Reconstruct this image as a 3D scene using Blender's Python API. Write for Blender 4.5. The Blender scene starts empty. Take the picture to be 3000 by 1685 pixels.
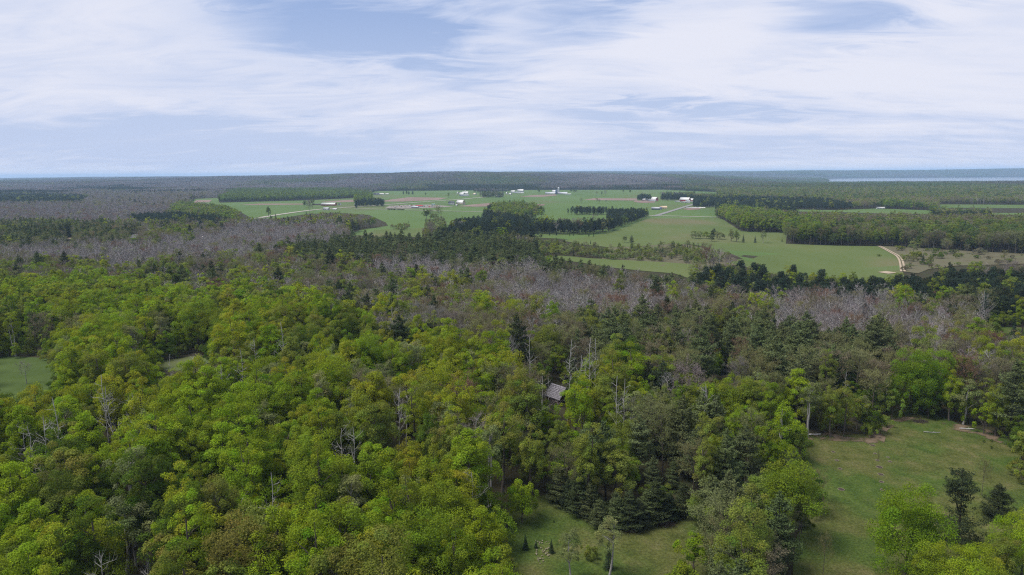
import bpy, bmesh, math, random
import numpy as np
from mathutils import Vector, Matrix
from mathutils.geometry import delaunay_2d_cdt

R_ = math.radians
SC = bpy.context.scene
COL = SC.collection
# ------------------------------------------------------------------ camera
CAM_H = 72.0
FPX = 2064.0                       # focal length in photo pixels (photo 3000 x 1685)
PITCH = math.atan((842.5 - 508.0) / FPX)
ROLL = math.atan(20.0 / 3000.0)
Fv = np.array([0, math.cos(PITCH), -math.sin(PITCH)])
R0 = np.array([1.0, 0, 0]); U0 = np.array([0, math.sin(PITCH), math.cos(PITCH)])
Rv = math.cos(ROLL) * R0 - math.sin(ROLL) * U0
Uv = math.cos(ROLL) * U0 + math.sin(ROLL) * R0
cam_d = bpy.data.cameras.new('camera'); cam = bpy.data.objects.new('camera', cam_d); COL.objects.link(cam)
cam_d.sensor_width = 36.0; cam_d.lens = 36.0 * FPX / 3000.0
cam_d.clip_start = 0.5; cam_d.clip_end = 80000
m = Matrix.Identity(4)
for i in range(3):
    m[i][0] = Rv[i]; m[i][1] = Uv[i]; m[i][2] = -Fv[i]
m[0][3], m[1][3], m[2][3] = 0, 0, CAM_H
cam.matrix_world = m
SC.camera = cam

# ------------------------------------------------------------------ sky, sun, exposure
SUN_EL, SUN_AZ = R_(60), R_(-100)    # sun high on the left, behind thin cloud
EXPOSURE = 0.40                     # the photograph is exposed for the woods
SKY_STRENGTH = 0.083
world = bpy.data.worlds.new('World'); SC.world = world; world.use_nodes = True
def build_world():
    nt = world.node_tree; nt.nodes.clear()
    N = nt.nodes.new; L = nt.links.new
    def mth(op, a, b=None, c=None):
        n = N('ShaderNodeMath'); n.operation = op
        for i, v in enumerate((a, b, c)):
            if v is None: continue
            if isinstance(v, (int, float)): n.inputs[i].default_value = v
            else: L(v, n.inputs[i])
        return n.outputs[0]
    def smooth(v, lo, hi, a=0.0, b=1.0):
        n = N('ShaderNodeMapRange'); n.interpolation_type = 'SMOOTHSTEP'
        L(v, n.inputs['Value'])
        n.inputs['From Min'].default_value = lo; n.inputs['From Max'].default_value = hi
        n.inputs['To Min'].default_value = a; n.inputs['To Max'].default_value = b
        return n.outputs[0]
    tc = N('ShaderNodeTexCoord'); d = tc.outputs['Generated']
    sky = N('ShaderNodeTexSky'); sky.sky_type = 'NISHITA'; sky.sun_disc = False
    sky.sun_elevation = SUN_EL; sky.sun_rotation = SUN_AZ
    sky.air_density = 1.0; sky.dust_density = 0.35; sky.ozone_density = 4.0; sky.altitude = 250
    sep = N('ShaderNodeSeparateXYZ'); L(d, sep.inputs[0])
    zz = mth('ADD', mth('MAXIMUM', sep.outputs[2], 0.0), 0.16)
    u = mth('DIVIDE', sep.outputs[0], zz); v = mth('DIVIDE', sep.outputs[1], zz)
    cmb = N('ShaderNodeCombineXYZ'); L(u, cmb.inputs[0]); L(v, cmb.inputs[1])
    mp = N('ShaderNodeMapping'); mp.inputs['Rotation'].default_value = (0, 0, R_(14))
    mp.inputs['Scale'].default_value = (0.42, 0.80, 1); mp.inputs['Location'].default_value = (3.1, 1.7, 0)
    L(cmb.outputs[0], mp.inputs[0])
    n1 = N('ShaderNodeTexNoise'); n1.inputs['Scale'].default_value = 1.15; n1.inputs['Detail'].default_value = 9
    n1.inputs['Roughness'].default_value = 0.56; n1.inputs['Distortion'].default_value = 0.9
    L(mp.outputs[0], n1.inputs['Vector'])
    mp2 = N('ShaderNodeMapping'); mp2.inputs['Rotation'].default_value = (0, 0, R_(22))
    mp2.inputs['Scale'].default_value = (1.0, 2.3, 1); L(cmb.outputs[0], mp2.inputs[0])
    n2 = N('ShaderNodeTexNoise'); n2.inputs['Scale'].default_value = 1.6; n2.inputs['Detail'].default_value = 8
    n2.inputs['Roughness'].default_value = 0.6; n2.inputs['Distortion'].default_value = 1.6
    L(mp2.outputs[0], n2.inputs['Vector'])
    val = mth('ADD', mth('MULTIPLY', n1.outputs[0], 0.72), mth('MULTIPLY', n2.outputs[0], 0.28))
    # openings in the cloud sheet: (photo x, photo y, half width, half height, depth)
    warp = N('ShaderNodeVectorMath'); warp.operation = 'MULTIPLY_ADD'
    L(n2.outputs['Color'], warp.inputs[0]); warp.inputs[1].default_value = (0.20, 0.0, 0.09)
    wadd = N('ShaderNodeVectorMath'); wadd.operation = 'SUBTRACT'; L(d, wadd.inputs[0]); wadd.inputs[1].default_value = (0.10, 0.0, 0.045)
    L(wadd.outputs[0], warp.inputs[2])
    tot = None
    for (px, py, hw, hh, dep) in ((1130, 95, 430, 95, -.25), (1700, 60, 160, 60, -.16), (2480, 55, 230, 75, -.27), (690, 8, 110, 30, -.12),
                                  (1400, 245, 190, 34, -.13), (1960, 335, 330, 40, -.12), (250, 385, 620, 80, -.10), (2300, 170, 200, 40, -.08),
                                  (700, 230, 300, 45, -.07), (1500, 440, 1900, 62, -.03),
                                  (2100, 130, 420, 150, .07), (350, 90, 420, 130, .08), (1400, 90, 130, 50, .10), (2800, 200, 420, 170, .07), (1900, 260, 700, 60, .07)):
        dv = Fv + Rv * (px - 1500) / FPX - Uv * (py - 842.5) / FPX
        ln = np.linalg.norm(dv); dv = dv / ln
        s = N('ShaderNodeVectorMath'); s.operation = 'SUBTRACT'; L(warp.outputs[0], s.inputs[0]); s.inputs[1].default_value = dv
        q = N('ShaderNodeVectorMath'); q.operation = 'MULTIPLY'; L(s.outputs[0], q.inputs[0])
        q.inputs[1].default_value = (FPX / hw * ln, 1.5, FPX / hh * ln)
        l = N('ShaderNodeVectorMath'); l.operation = 'LENGTH'; L(q.outputs[0], l.inputs[0])
        w = smooth(l.outputs['Value'], 0.25, 1.45, dep, 0.0)
        tot = w if tot is None else mth('ADD', tot, w)
    val = mth('ADD', mth('ADD', val, tot), 0.05)
    mask = smooth(val, 0.20, 0.55, 0.06, 1.0)
    hz = smooth(sep.outputs[2], 0.0, 0.30, 0.95, 0.10)
    mask = mth('MAXIMUM', mask, hz)
    bright = smooth(val, 0.40, 0.72)
    cc = N('ShaderNodeMix'); cc.data_type = 'RGBA'
    L(bright, cc.inputs['Factor'])
    k = 1.0 / (SKY_STRENGTH * 2 ** EXPOSURE)
    cc.inputs['A'].default_value = (0.56 * k, 0.645 * k, 0.86 * k, 1)
    cc.inputs['B'].default_value = (0.80 * k, 0.82 * k, 0.93 * k, 1)
    mx = N('ShaderNodeMix'); mx.data_type = 'RGBA'; L(mask, mx.inputs['Factor'])
    bl = N('ShaderNodeMix'); bl.data_type = 'RGBA'; bl.inputs['Factor'].default_value = 0.65; L(sky.outputs[0], bl.inputs['A']); bl.inputs['B'].default_value = (0.27 * k, 0.40 * k, 0.74 * k, 1)
    L(bl.outputs['Result'], mx.inputs['A']); L(cc.outputs['Result'], mx.inputs['B'])
    bg = N('ShaderNodeBackground'); bg.inputs['Strength'].default_value = SKY_STRENGTH
    L(mx.outputs['Result'], bg.inputs['Color'])
    out = N('ShaderNodeOutputWorld'); L(bg.outputs[0], out.inputs['Surface'])
build_world()
sun_d = bpy.data.lights.new('sun', 'SUN'); sun = bpy.data.objects.new('sun', sun_d); COL.objects.link(sun)
sun_d.energy = 4.0; sun_d.angle = R_(24); sun_d.color = (1.0, 0.95, 0.87)
sdir = Vector((math.sin(SUN_AZ) * math.cos(SUN_EL), math.cos(SUN_AZ) * math.cos(SUN_EL), math.sin(SUN_EL)))
sun.rotation_euler = sdir.to_track_quat('Z', 'Y').to_euler(); sun.location = (0, 0, 300)
SC.view_settings.view_transform = 'Standard'; SC.view_settings.look = 'None'
SC.view_settings.exposure = EXPOSURE; SC.view_settings.gamma = 1.0; SC.view_settings.use_curve_mapping = False
SC.render.engine = 'CYCLES'
cy = SC.cycles
cy.max_bounces = 5; cy.diffuse_bounces = 3; cy.glossy_bounces = 1; cy.transmission_bounces = 3; cy.volume_bounces = 1
cy.transparent_max_bounces = 8; cy.caustics_reflective = False; cy.caustics_refractive = False
cy.use_denoising = False; cy.pixel_filter_type = 'BLACKMAN_HARRIS'; cy.filter_width = 1.2
try:
    cy.denoiser = 'OPENIMAGEDENOISE'; cy.denoising_input_passes = 'RGB_ALBEDO_NORMAL'; cy.denoising_prefilter = 'NONE'
except Exception: pass

# ------------------------------------------------------------------ terrain
rng = np.random.default_rng(7)
def sstep(v, a, b):
    t = np.clip((np.asarray(v, float) - a) / (b - a), 0, 1); return t * t * (3 - 2 * t)
_ph = np.random.default_rng(3).uniform(0, 6.28, (8, 2))
def wav(x, y, s):
    x = np.asarray(x, float) / s; y = np.asarray(y, float) / s
    r = 0
    for i in range(5):
        a = i * 1.3 + 0.4; f = 1.0 * 1.55 ** i
        r = r + np.sin(f * (x * math.cos(a) + y * math.sin(a)) + _ph[i, 0]) * np.sin(f * .7 * (x * math.sin(a) - y * math.cos(a)) + _ph[i, 1]) / 1.5 ** i
    return r
A_t = ([-1.2, -.75, -.55, -.42, -.30, -.20, -.12, -.03, .06, .14, .22, .30, .40, .8, 1.2],
       [12, 14, 24, 34, 44, 56, 64, 60, 52, 44, 30, 6, -22, -26, -26])
B_t = ([-1.2, -.75, -.6, -.45, -.3, -.2, -.1, -.02, .04, .10, .16, .24, .34, .42, .52, .62, .74, 1.2],
       [16, 18, 34, 40, 40, 44, 58, 70, 76, 80, 74, 64, 58, 70, 64, 66, 70, 64])
LAKE_Z = -28.0
def terrain(x, y):
    x = np.asarray(x, float); y = np.asarray(y, float)
    t = x / np.maximum(y, 60.0)
    z = 8.0 * np.exp(-((x + 95) / 130) ** 2 - ((y - 215) / 100) ** 2)
    z = z - 5.0 * np.exp(-((x - 40) / 260) ** 2 - ((y - 430) / 110) ** 2)
    f = sstep(y, 3250, 5000)
    z = z + f * (np.interp(t, *A_t) + (6.5 * (1 - sstep(t, .22, .34)) + .8) * wav(x, y, 360))
    right = sstep(t, .27, .36)
    lake = sstep(t, .41, .49) * sstep(y, 5250, 5600) * (1 - sstep(y, 10050, 10250))
    z = z * (1 - lake) + lake * (-38.0)
    rl = sstep(t, .40, .48); g = sstep(y, 8800, 11500) * (1 - rl) + rl * sstep(y, 10050, 11600)
    z = z * (1 - g) + g * (np.interp(t, *B_t) + 7.0 * wav(x, y, 900))
    return z
def proj(P):
    v = np.asarray(P, float) - np.array([0, 0, CAM_H])
    zc = v @ Fv
    zc = np.where(zc < 1, 1e-3, zc)
    return 1500 + FPX * (v @ Rv) / zc, 842.5 - FPX * (v @ Uv) / zc
def unproj(px, py):
    d = Fv + Rv * (px - 1500) / FPX - Uv * (py - 842.5) / FPX
    z = 0.0
    for _ in range(12):
        s = (z - CAM_H) / min(d[2], -1e-4)
        x, y = d[0] * s, d[1] * s
        z = 0.5 * z + 0.5 * float(terrain(x, y))
    s = (z - CAM_H) / min(d[2], -1e-4)
    return np.array([d[0] * s, d[1] * s, float(terrain(d[0] * s, d[1] * s))])
def inpoly(px, py, poly):
    px = np.asarray(px); py = np.asarray(py); r = np.zeros(px.shape, bool)
    n = len(poly); j = n - 1
    for i in range(n):
        xi, yi = poly[i]; xj, yj = poly[j]
        if yi != yj:
            c = ((yi > py) != (yj > py)) & (px < (xj - xi) * (py - yi) / (yj - yi) + xi)
            r ^= c
        j = i
    return r
def box(x0, y0, x1, y1): return [(x0, y0), (x1, y0), (x1, y1), (x0, y1)]

# ------------------------------------------------------------------ materials
MATS = {}
def new_mat(name):
    mt = bpy.data.materials.new(name); mt.use_nodes = True
    nt = mt.node_tree; nt.nodes.clear(); MATS[name] = mt
    return mt, nt, nt.nodes.new, nt.links.new
def ramp(N, stops):
    r = N('ShaderNodeValToRGB')
    while len(r.color_ramp.elements) < len(stops): r.color_ramp.elements.new(0.5)
    for e, (p, c) in zip(r.color_ramp.elements, stops):
        e.position = p; e.color = (*c, 1)
    return r
def leaf_mat(name, trans, island=0.35):
    mt, nt, N, L = new_mat(name)
    at = N('ShaderNodeAttribute'); at.attribute_type = 'INSTANCER'; at.attribute_name = 'tint'
    var = N('ShaderNodeAttribute'); var.attribute_type = 'GEOMETRY'; var.attribute_name = 'var'
    geo = N('ShaderNodeNewGeometry')
    mr = N('ShaderNodeMapRange'); L(geo.outputs['Random Per Island'], mr.inputs['Value'])
    mr.inputs['To Min'].default_value = 1 - island; mr.inputs['To Max'].default_value = 1 + island
    a = N('ShaderNodeVectorMath'); a.operation = 'MULTIPLY'; L(at.outputs['Color'], a.inputs[0]); L(var.outputs['Vector'], a.inputs[1])
    b = N('ShaderNodeVectorMath'); b.operation = 'SCALE'; L(a.outputs[0], b.inputs[0]); L(mr.outputs[0], b.inputs['Scale'])
    df = N('ShaderNodeBsdfDiffuse'); L(b.outputs[0], df.inputs['Color'])
    out = N('ShaderNodeOutputMaterial')
    if trans > 0:
        tr = N('ShaderNodeBsdfTranslucent'); L(b.outputs[0], tr.inputs['Color'])
        mx = N('ShaderNodeMixShader'); mx.inputs[0].default_value = trans
        L(df.outputs[0], mx.inputs[1]); L(tr.outputs[0], mx.inputs[2]); L(mx.outputs[0], out.inputs[0])
    else: L(df.outputs[0], out.inputs[0])
    return mt
LEAF = leaf_mat('leaf', 0.45, 0.22); NEEDLE = leaf_mat('needle', 0.20, 0.20); TWIG = leaf_mat('twig', 0.0, 0.30)
def noise_mat(name, stops, scale, rough=0.95, detail=6, bump=0.0, bscale=None, stretch=None, second=None, grain=0.0):
    mt, nt, N, L = new_mat(name)
    tc = N('ShaderNodeTexCoord'); vec = tc.outputs['Object']
    if stretch:
        mp = N('ShaderNodeMapping'); mp.inputs['Scale'].default_value = stretch; L(vec, mp.inputs[0]); vec = mp.outputs[0]
    n = N('ShaderNodeTexNoise'); n.inputs['Scale'].default_value = scale; n.inputs['Detail'].default_value = detail
    n.inputs['Roughness'].default_value = 0.62; L(vec, n.inputs['Vector'])
    r = ramp(N, stops); L(n.outputs[0], r.inputs[0]); col = r.outputs[0]
    if second:
        sc2, stops2, lo, hi = second
        n2 = N('ShaderNodeTexNoise'); n2.inputs['Scale'].default_value = sc2; n2.inputs['Detail'].default_value = 5; L(vec, n2.inputs['Vector'])
        r2 = ramp(N, stops2); L(n.outputs[0], r2.inputs[0])
        mr = N('ShaderNodeMapRange'); mr.interpolation_type = 'SMOOTHSTEP'; L(n2.outputs[0], mr.inputs['Value'])
        mr.inputs['From Min'].default_value = lo; mr.inputs['From Max'].default_value = hi
        mx = N('ShaderNodeMix'); mx.data_type = 'RGBA'; L(mr.outputs[0], mx.inputs['Factor'])
        L(col, mx.inputs['A']); L(r2.outputs[0], mx.inputs['B']); col = mx.outputs['Result']
    if grain:
        ng_ = N('ShaderNodeTexNoise'); ng_.inputs['Scale'].default_value = 2.2; ng_.inputs['Detail'].default_value = 3; L(vec, ng_.inputs['Vector'])
        mg = N('ShaderNodeMapRange'); L(ng_.outputs[0], mg.inputs['Value']); mg.inputs['From Min'].default_value = .3; mg.inputs['From Max'].default_value = .7; mg.inputs['To Min'].default_value = 1 - grain; mg.inputs['To Max'].default_value = 1 + grain
        vg = N('ShaderNodeVectorMath'); vg.operation = 'SCALE'; L(col, vg.inputs[0]); L(mg.outputs[0], vg.inputs['Scale']); col = vg.outputs[0]
    p = N('ShaderNodeBsdfPrincipled'); L(col, p.inputs['Base Color']); p.inputs['Roughness'].default_value = rough
    p.inputs['Specular IOR Level'].default_value = 0.04
    if bump:
        nb = N('ShaderNodeTexNoise'); nb.inputs['Scale'].default_value = bscale or scale * 4; nb.inputs['Detail'].default_value = 4; L(vec, nb.inputs['Vector'])
        bp = N('ShaderNodeBump'); bp.inputs['Strength'].default_value = bump; bp.inputs['Distance'].default_value = 0.3
        L(nb.outputs[0], bp.inputs['Height']); L(bp.outputs[0], p.inputs['Normal'])
    o = N('ShaderNodeOutputMaterial'); L(p.outputs[0], o.inputs[0])
    return mt
def flat_mat(name, c, rough=0.7, var=0.12, scale=1.5, metal=0.0):
    lo = tuple(v * (1 - var) for v in c); hi = tuple(min(1, v * (1 + var)) for v in c)
    return noise_mat(name, [(0.3, lo), (0.7, hi)], scale, rough)
BARK = noise_mat('bark_grey_brown', [(.3, (.055, .045, .038)), (.7, (.13, .11, .095))], 3.0, stretch=(1, 1, .25))
BARK_DK = noise_mat('bark_dark', [(.3, (.03, .025, .022)), (.7, (.075, .06, .05))], 3.0, stretch=(1, 1, .25))
BARK_PALE = noise_mat('bark_pale_aspen', [(.32, (.17, .16, .152)), (.5, (.285, .272, .262)), (.7, (.36, .345, .335))], 2.2, stretch=(1, 1, 1.6))
BARK_WHITE = noise_mat('bark_birch_white', [(.30, (.13, .12, .115)), (.45, (.28, .27, .265)), (.7, (.40, .39, .38))], 2.0, stretch=(1, 1, 1.8))
BARK_RED = noise_mat('bark_red_pine', [(.3, (.07, .045, .035)), (.7, (.14, .095, .075))], 3.0, stretch=(1, 1, .3))
M_FLOOR = noise_mat('forest_floor', [(.3, (.024, .022, .012)), (.5, (.036, .032, .018)), (.7, (.032, .040, .016))], .12, bump=.6, bscale=.8)
M_FIELD = noise_mat('pasture_green', [(.25, (0.0555, 0.0936, 0.0270)), (.5, (0.0724, 0.1151, 0.0345)), (.75, (0.0845, 0.1248, 0.0442))], .006, stretch=(1, .45, 1),
                    second=(.0035, [(.3, (0.0748, 0.0911, 0.0369)), (.7, (0.0965, 0.1128, 0.0467))], .52, .66))
M_FIELD2 = noise_mat('meadow_olive', [(.25, (0.0627, 0.0888, 0.0270)), (.5, (0.0772, 0.1032, 0.0332)), (.75, (0.0965, 0.1128, 0.0442))], .012, stretch=(1, .5, 1),
                     second=(.006, [(.3, (0.0941, 0.0911, 0.0442)), (.7, (0.1109, 0.1055, 0.0541))], 0.52, .68))
M_LAWN = noise_mat('clearing_grass', grain=.34, stops=[(.28, (.036, .046, .012)), (.44, (.060, .069, .019)), (.56, (.072, .077, .025)), (.72, (.112, .098, .046))], scale=.22, detail=12, bump=.7, bscale=3.0,
                   second=(.05, [(.3, (.028, .050, .010)), (.5, (.046, .072, .015)), (.72, (.070, .088, .022))], .44, .60))
M_SOIL = noise_mat('ploughed_soil', [(.3, (.150, .105, .088)), (.7, (.190, .140, .118))], .02, stretch=(1, .2, 1))
M_HEATH = noise_mat('dry_heath_grass', [(.28, (.072, .066, .036)), (.5, (.096, .088, .056)), (.72, (.084, .094, .042))], .05, detail=8)
M_LITTER = noise_mat('dry_bracken_litter', [(.3, (.085, .062, .042)), (.55, (.13, .098, .068)), (.75, (.10, .092, .048))], .35, detail=8, bump=.5, bscale=4)
def ragged(mt, scale, lo, hi):
    nt = mt.node_tree; N = nt.nodes.new; L = nt.links.new
    out = next(n for n in nt.nodes if n.type == 'OUTPUT_MATERIAL'); src = out.inputs[0].links[0].from_socket
    tc = N('ShaderNodeTexCoord'); n = N('ShaderNodeTexNoise'); n.inputs['Scale'].default_value = scale; n.inputs['Detail'].default_value = 8; L(tc.outputs['Object'], n.inputs['Vector'])
    mr = N('ShaderNodeMapRange'); mr.interpolation_type = 'SMOOTHSTEP'; L(n.outputs[0], mr.inputs['Value']); mr.inputs['From Min'].default_value = lo; mr.inputs['From Max'].default_value = hi
    tr = N('ShaderNodeBsdfTransparent'); mx = N('ShaderNodeMixShader'); L(mr.outputs[0], mx.inputs[0]); L(tr.outputs[0], mx.inputs[1]); L(src, mx.inputs[2]); L(mx.outputs[0], out.inputs[0])
ragged(M_LITTER, .28, .40, .56)
M_ASPH = noise_mat('road_asphalt', [(.3, (0.1575, 0.1537, 0.1500)), (.7, (0.2025, 0.1988, 0.1950))], .05)
M_GRAVEL = noise_mat('gravel_lane', [(.3, (.26, .24, .21)), (.7, (.32, .30, .265))], .1)
M_SAND = noise_mat('sand_track', [(.3, (0.2475, 0.2025, 0.1500)), (.7, (0.3300, 0.2700, 0.2025))], .15)
M_STONE = noise_mat('stony_rubble', [(.35, (.10, .085, .07)), (.5, (.22, .20, .18)), (.65, (.13, .11, .09))], 1.2)

# ------------------------------------------------------------------ mesh building
class MB:
    def __init__(s): s.v = []; s.q = []; s.m = []; s.n = 0; s.var = []
    def add(s, v, q, mat=0, var=(1, 1, 1)):
        v = np.asarray(v, float).reshape(-1, 3); q = np.asarray(q, int).reshape(-1, 4)
        s.v.append(v); s.q.append(q + s.n); s.m.append(np.full(len(q), mat, int)); s.n += len(v)
        va = np.asarray(var, float)
        s.var.append(np.broadcast_to(va, (len(v), 3)) if va.ndim == 1 else va)
    def tube(s, pts, rad, sides=5, mat=0):
        pts = np.asarray(pts, float); k = len(pts); vs = []
        for i in range(k):
            t = pts[min(i + 1, k - 1)] - pts[max(i - 1, 0)]; t = t / (np.linalg.norm(t) + 1e-9)
            a = np.cross(t, (0.13, 0.97, 0.2)); a /= np.linalg.norm(a) + 1e-9; b = np.cross(t, a)
            ang = np.arange(sides) * 2 * math.pi / sides
            vs.append(pts[i] + rad[i] * (np.cos(ang)[:, None] * a + np.sin(ang)[:, None] * b))
        q = []
        for i in range(k - 1):
            for j in range(sides):
                j2 = (j + 1) % sides
                q.append((i * sides + j, i * sides + j2, (i + 1) * sides + j2, (i + 1) * sides + j))
        s.add(np.concatenate(vs), q, mat)
    def leaves(s, C, Nn, size, asp=1.0, rg=None, mat=0, var=(1, 1, 1)):
        C = np.asarray(C); n = len(C)
        if n == 0: return
        Nn = Nn / (np.linalg.norm(Nn, axis=1, keepdims=True) + 1e-9)
        t = rg.normal(size=(n, 3)); t -= (t * Nn).sum(1, keepdims=True) * Nn; t /= np.linalg.norm(t, axis=1, keepdims=True) + 1e-9
        b = np.cross(Nn, t); sz = (np.broadcast_to(size, (n,)) * rg.uniform(.7, 1.3, n))[:, None] * .5
        v = np.stack([C - t * sz - b * sz * asp * .55, C + t * sz * .35 - b * sz * asp, C + t * sz + b * sz * asp * .55, C - t * sz * .35 + b * sz * asp], 1).reshape(-1, 3)
        va = np.asarray(var, float)
        if va.ndim == 2: va = np.repeat(va, 4, 0)
        s.add(v, np.arange(4 * n).reshape(-1, 4), mat, va)
    def strips(s, A, B, w0, w1, rg, mat=0):
        A = np.asarray(A); B = np.asarray(B); n = len(A)
        if n == 0: return
        d = B - A; sd = np.cross(d, rg.normal(size=(n, 3))); sd /= np.linalg.norm(sd, axis=1, keepdims=True) + 1e-9
        w0 = np.broadcast_to(w0, (n,))[:, None] * .5; w1 = np.broadcast_to(w1, (n,))[:, None] * .5
        s.add(np.stack([A - sd * w0, A + sd * w0, B + sd * w1, B - sd * w1], 1).reshape(-1, 3), np.arange(4 * n).reshape(-1, 4), mat)
    def box(s, c, d, mat=0, rz=0.0):
        x, y, z = np.asarray(d) / 2
        v = np.array([(-x, -y, -z), (x, -y, -z), (x, y, -z), (-x, y, -z), (-x, -y, z), (x, -y, z), (x, y, z), (-x, y, z)])
        if rz:
            co, si = math.cos(rz), math.sin(rz); v = np.stack([v[:, 0] * co - v[:, 1] * si, v[:, 0] * si + v[:, 1] * co, v[:, 2]], 1)
        s.add(v + np.asarray(c), [(0, 3, 2, 1), (4, 5, 6, 7), (0, 1, 5, 4), (1, 2, 6, 5), (2, 3, 7, 6), (3, 0, 4, 7)], mat)
    def prism(s, prof, y0, y1, mat=0):
        """profile in x,z (closed, convex), extruded along y"""
        n = len(prof)
        v = [(x, y0, z) for x, z in prof] + [(x, y1, z) for x, z in prof]
        q = [(i, (i + 1) % n, n + (i + 1) % n, n + i) for i in range(n)]
        for o, sgn in ((0, 1), (n, -1)):
            for i in range(1, n - 1, 2):
                f = (o, o + i, o + i + 1, o + min(i + 2, n - 1)) if i + 2 <= n - 1 else (o, o + i, o + i + 1, o + i + 1)
                q.append(f[::sgn])
        s.add(v, q, mat)
    def join(s, o, moff=0):
        off = s.n
        for v, q, mm, va in zip(o.v, o.q, o.m, o.var):
            s.v.append(v); s.m.append(mm + moff); s.var.append(va)
        c = 0
        for q in o.q: s.q.append(q + off)
        s.n += o.n
        return s
    def mesh(s, name, mats):
        me = bpy.data.meshes.new(name)
        v = np.concatenate(s.v); q = np.concatenate(s.q); mm = np.concatenate(s.m); va = np.concatenate(s.var)
        deg = q[:, 2] == q[:, 3]
        if deg.any():
            lens = np.where(deg, 3, 4); loops = np.concatenate([r[:3] if d_ else r for r, d_ in zip(q, deg)])
        else: lens = np.full(len(q), 4); loops = q.ravel()
        me.vertices.add(len(v)); me.vertices.foreach_set('co', v.astype(np.float32).ravel())
        me.loops.add(len(loops)); me.loops.foreach_set('vertex_index', loops.astype(np.int32))
        me.polygons.add(len(lens)); st = np.concatenate([[0], np.cumsum(lens)[:-1]])
        me.polygons.foreach_set('loop_start', st.astype(np.int32))
        me.polygons.foreach_set('material_index', mm.astype(np.int32))
        for mt in mats: me.materials.append(mt)
        at = me.attributes.new('var', 'FLOAT_VECTOR', 'POINT'); at.data.foreach_set('vector', va.astype(np.float32).ravel())
        me.update(calc_edges=True); me.validate()
        return me
def obj(name, me, parent=None, loc=(0, 0, 0), rz=0.0, **props):
    o = bpy.data.objects.new(name, me); COL.objects.link(o)
    o.location = loc; o.rotation_euler = (0, 0, rz)
    if parent: o.parent = parent
    for k, v in props.items(): o[k] = v
    return o
def thing(name, label, cat, loc, rz=0.0, group=None):
    o = obj(name, None, None, loc, rz, label=label, category=cat)
    if group: o['group'] = group
    return o

# ------------------------------------------------------------------ tree shapes
def wobble(rg, h, n, amp):
    z = np.linspace(0, h, n); x = np.cumsum(rg.normal(0, amp, n)); y = np.cumsum(rg.normal(0, amp, n)); x[0] = y[0] = 0
    return np.stack([x, y, z], 1)
def at_h(tr, z):
    return np.array([np.interp(z, tr[:, 2], tr[:, 0]), np.interp(z, tr[:, 2], tr[:, 1]), z])
def broadleaf(seed, h=18., cr=4.6, base=.30, ncl=36, leaf=4600, size=.40, lf=1.0, up=.16, stems=1, shaggy=1.0):
    """trunk with limbs; crown of separate leaf clumps on an uneven dome"""
    rg = np.random.default_rng(seed); T = MB(); C = MB()
    sides = 6 if lf >= 1 else 4
    tr = wobble(rg, h * .86, 7, .16); r0 = .018 * h
    T.tube(tr, np.linspace(r0, r0 * .25, 7), sides)
    for k in range(stems - 1):
        a = rg.uniform(0, 6.28); t2 = wobble(rg, h * .8, 6, .1); t2[:, 0] += np.linspace(.2, 1.6, 6) * math.cos(a); t2[:, 1] += np.linspace(.2, 1.6, 6) * math.sin(a)
        T.tube(t2, np.linspace(r0 * .8, r0 * .2, 6), sides)
    zc = h * (base + 1) / 2; chh = h * (1 - base) / 2
    ph = rg.uniform(0, 6.28, 4); cs = []; rs = []
    for i in range(ncl):
        cz = 1 - 1.62 * (i + .5) / ncl + rg.normal(0, .07); cz = max(-.72, min(1, cz))
        a = i * 2.39996 + rg.normal(0, .25); sr = math.sqrt(max(0, 1 - cz * cz))
        mod = 1 + .20 * math.sin(2 * a + ph[0]) + .15 * math.sin(3 * a + ph[1] + 2 * cz) + rg.normal(0, .09)
        rr = (rg.uniform(.58, 1.04) if rg.random() < .8 else rg.uniform(.3, .6) if rg.random() < .6 else rg.uniform(1.05, 1.22)) * mod
        cs.append((cr * rr * sr * math.cos(a), cr * rr * sr * math.sin(a), zc + chh * min(rr, 1.14) * cz))
        rs.append(min(1.55, cr * rg.uniform(.17, .34)) * (1.0 if cz > -.3 else .8))
    cs = np.array(cs); rs = np.array(rs)
    lim = rs.argsort()[::-1][:int(10 if lf >= 1 else 5)]
    for i in lim:
        e = cs[i]; z0 = max(h * .22, min(h * .75, e[2] - (math.hypot(e[0], e[1]) * rg.uniform(.7, 1.2)))); s0 = at_h(tr, z0)
        md = (s0 + e) / 2 + rg.normal(0, .25, 3) + (0, 0, .3); T.tube([s0, md, e], [r0 * .38, r0 * .22, r0 * .08], 4)
    wgt = rs ** 2; wgt /= wgt.sum(); cnt = rg.multinomial(int(leaf * lf), wgt)
    for c, r, n in zip(cs, rs, cnt):
        if n == 0: continue
        n2 = int(n * 1.9) + 2; an = rg.uniform(.68, 1.32, 3) * (1, 1, rg.uniform(.75, 1.25))
        u = rg.normal(size=(n2, 3)); u /= np.linalg.norm(u, axis=1, keepdims=True)
        o = c - (0, 0, zc - chh * .3); o = o / (np.linalg.norm(o) + 1e-6)
        keep = (u @ o + .55 * u[:, 2] + rg.normal(0, .25, n2)) > -.25
        u = u[keep][:n]
        pos = c + u * r * rg.uniform(.62, 1.0 + .22 * shaggy, (len(u), 1)) * an
        nn = u * .75 + o * .30 + np.array([0, 0, up]) + rg.normal(0, .55, (len(u), 3))
        vr = rg.normal(1, .09) * (1 + rg.normal(0, .05, 3))
        C.leaves(pos, nn, size, .75, rg, 0, np.clip(vr, .6, 1.4))
    return T, C
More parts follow.
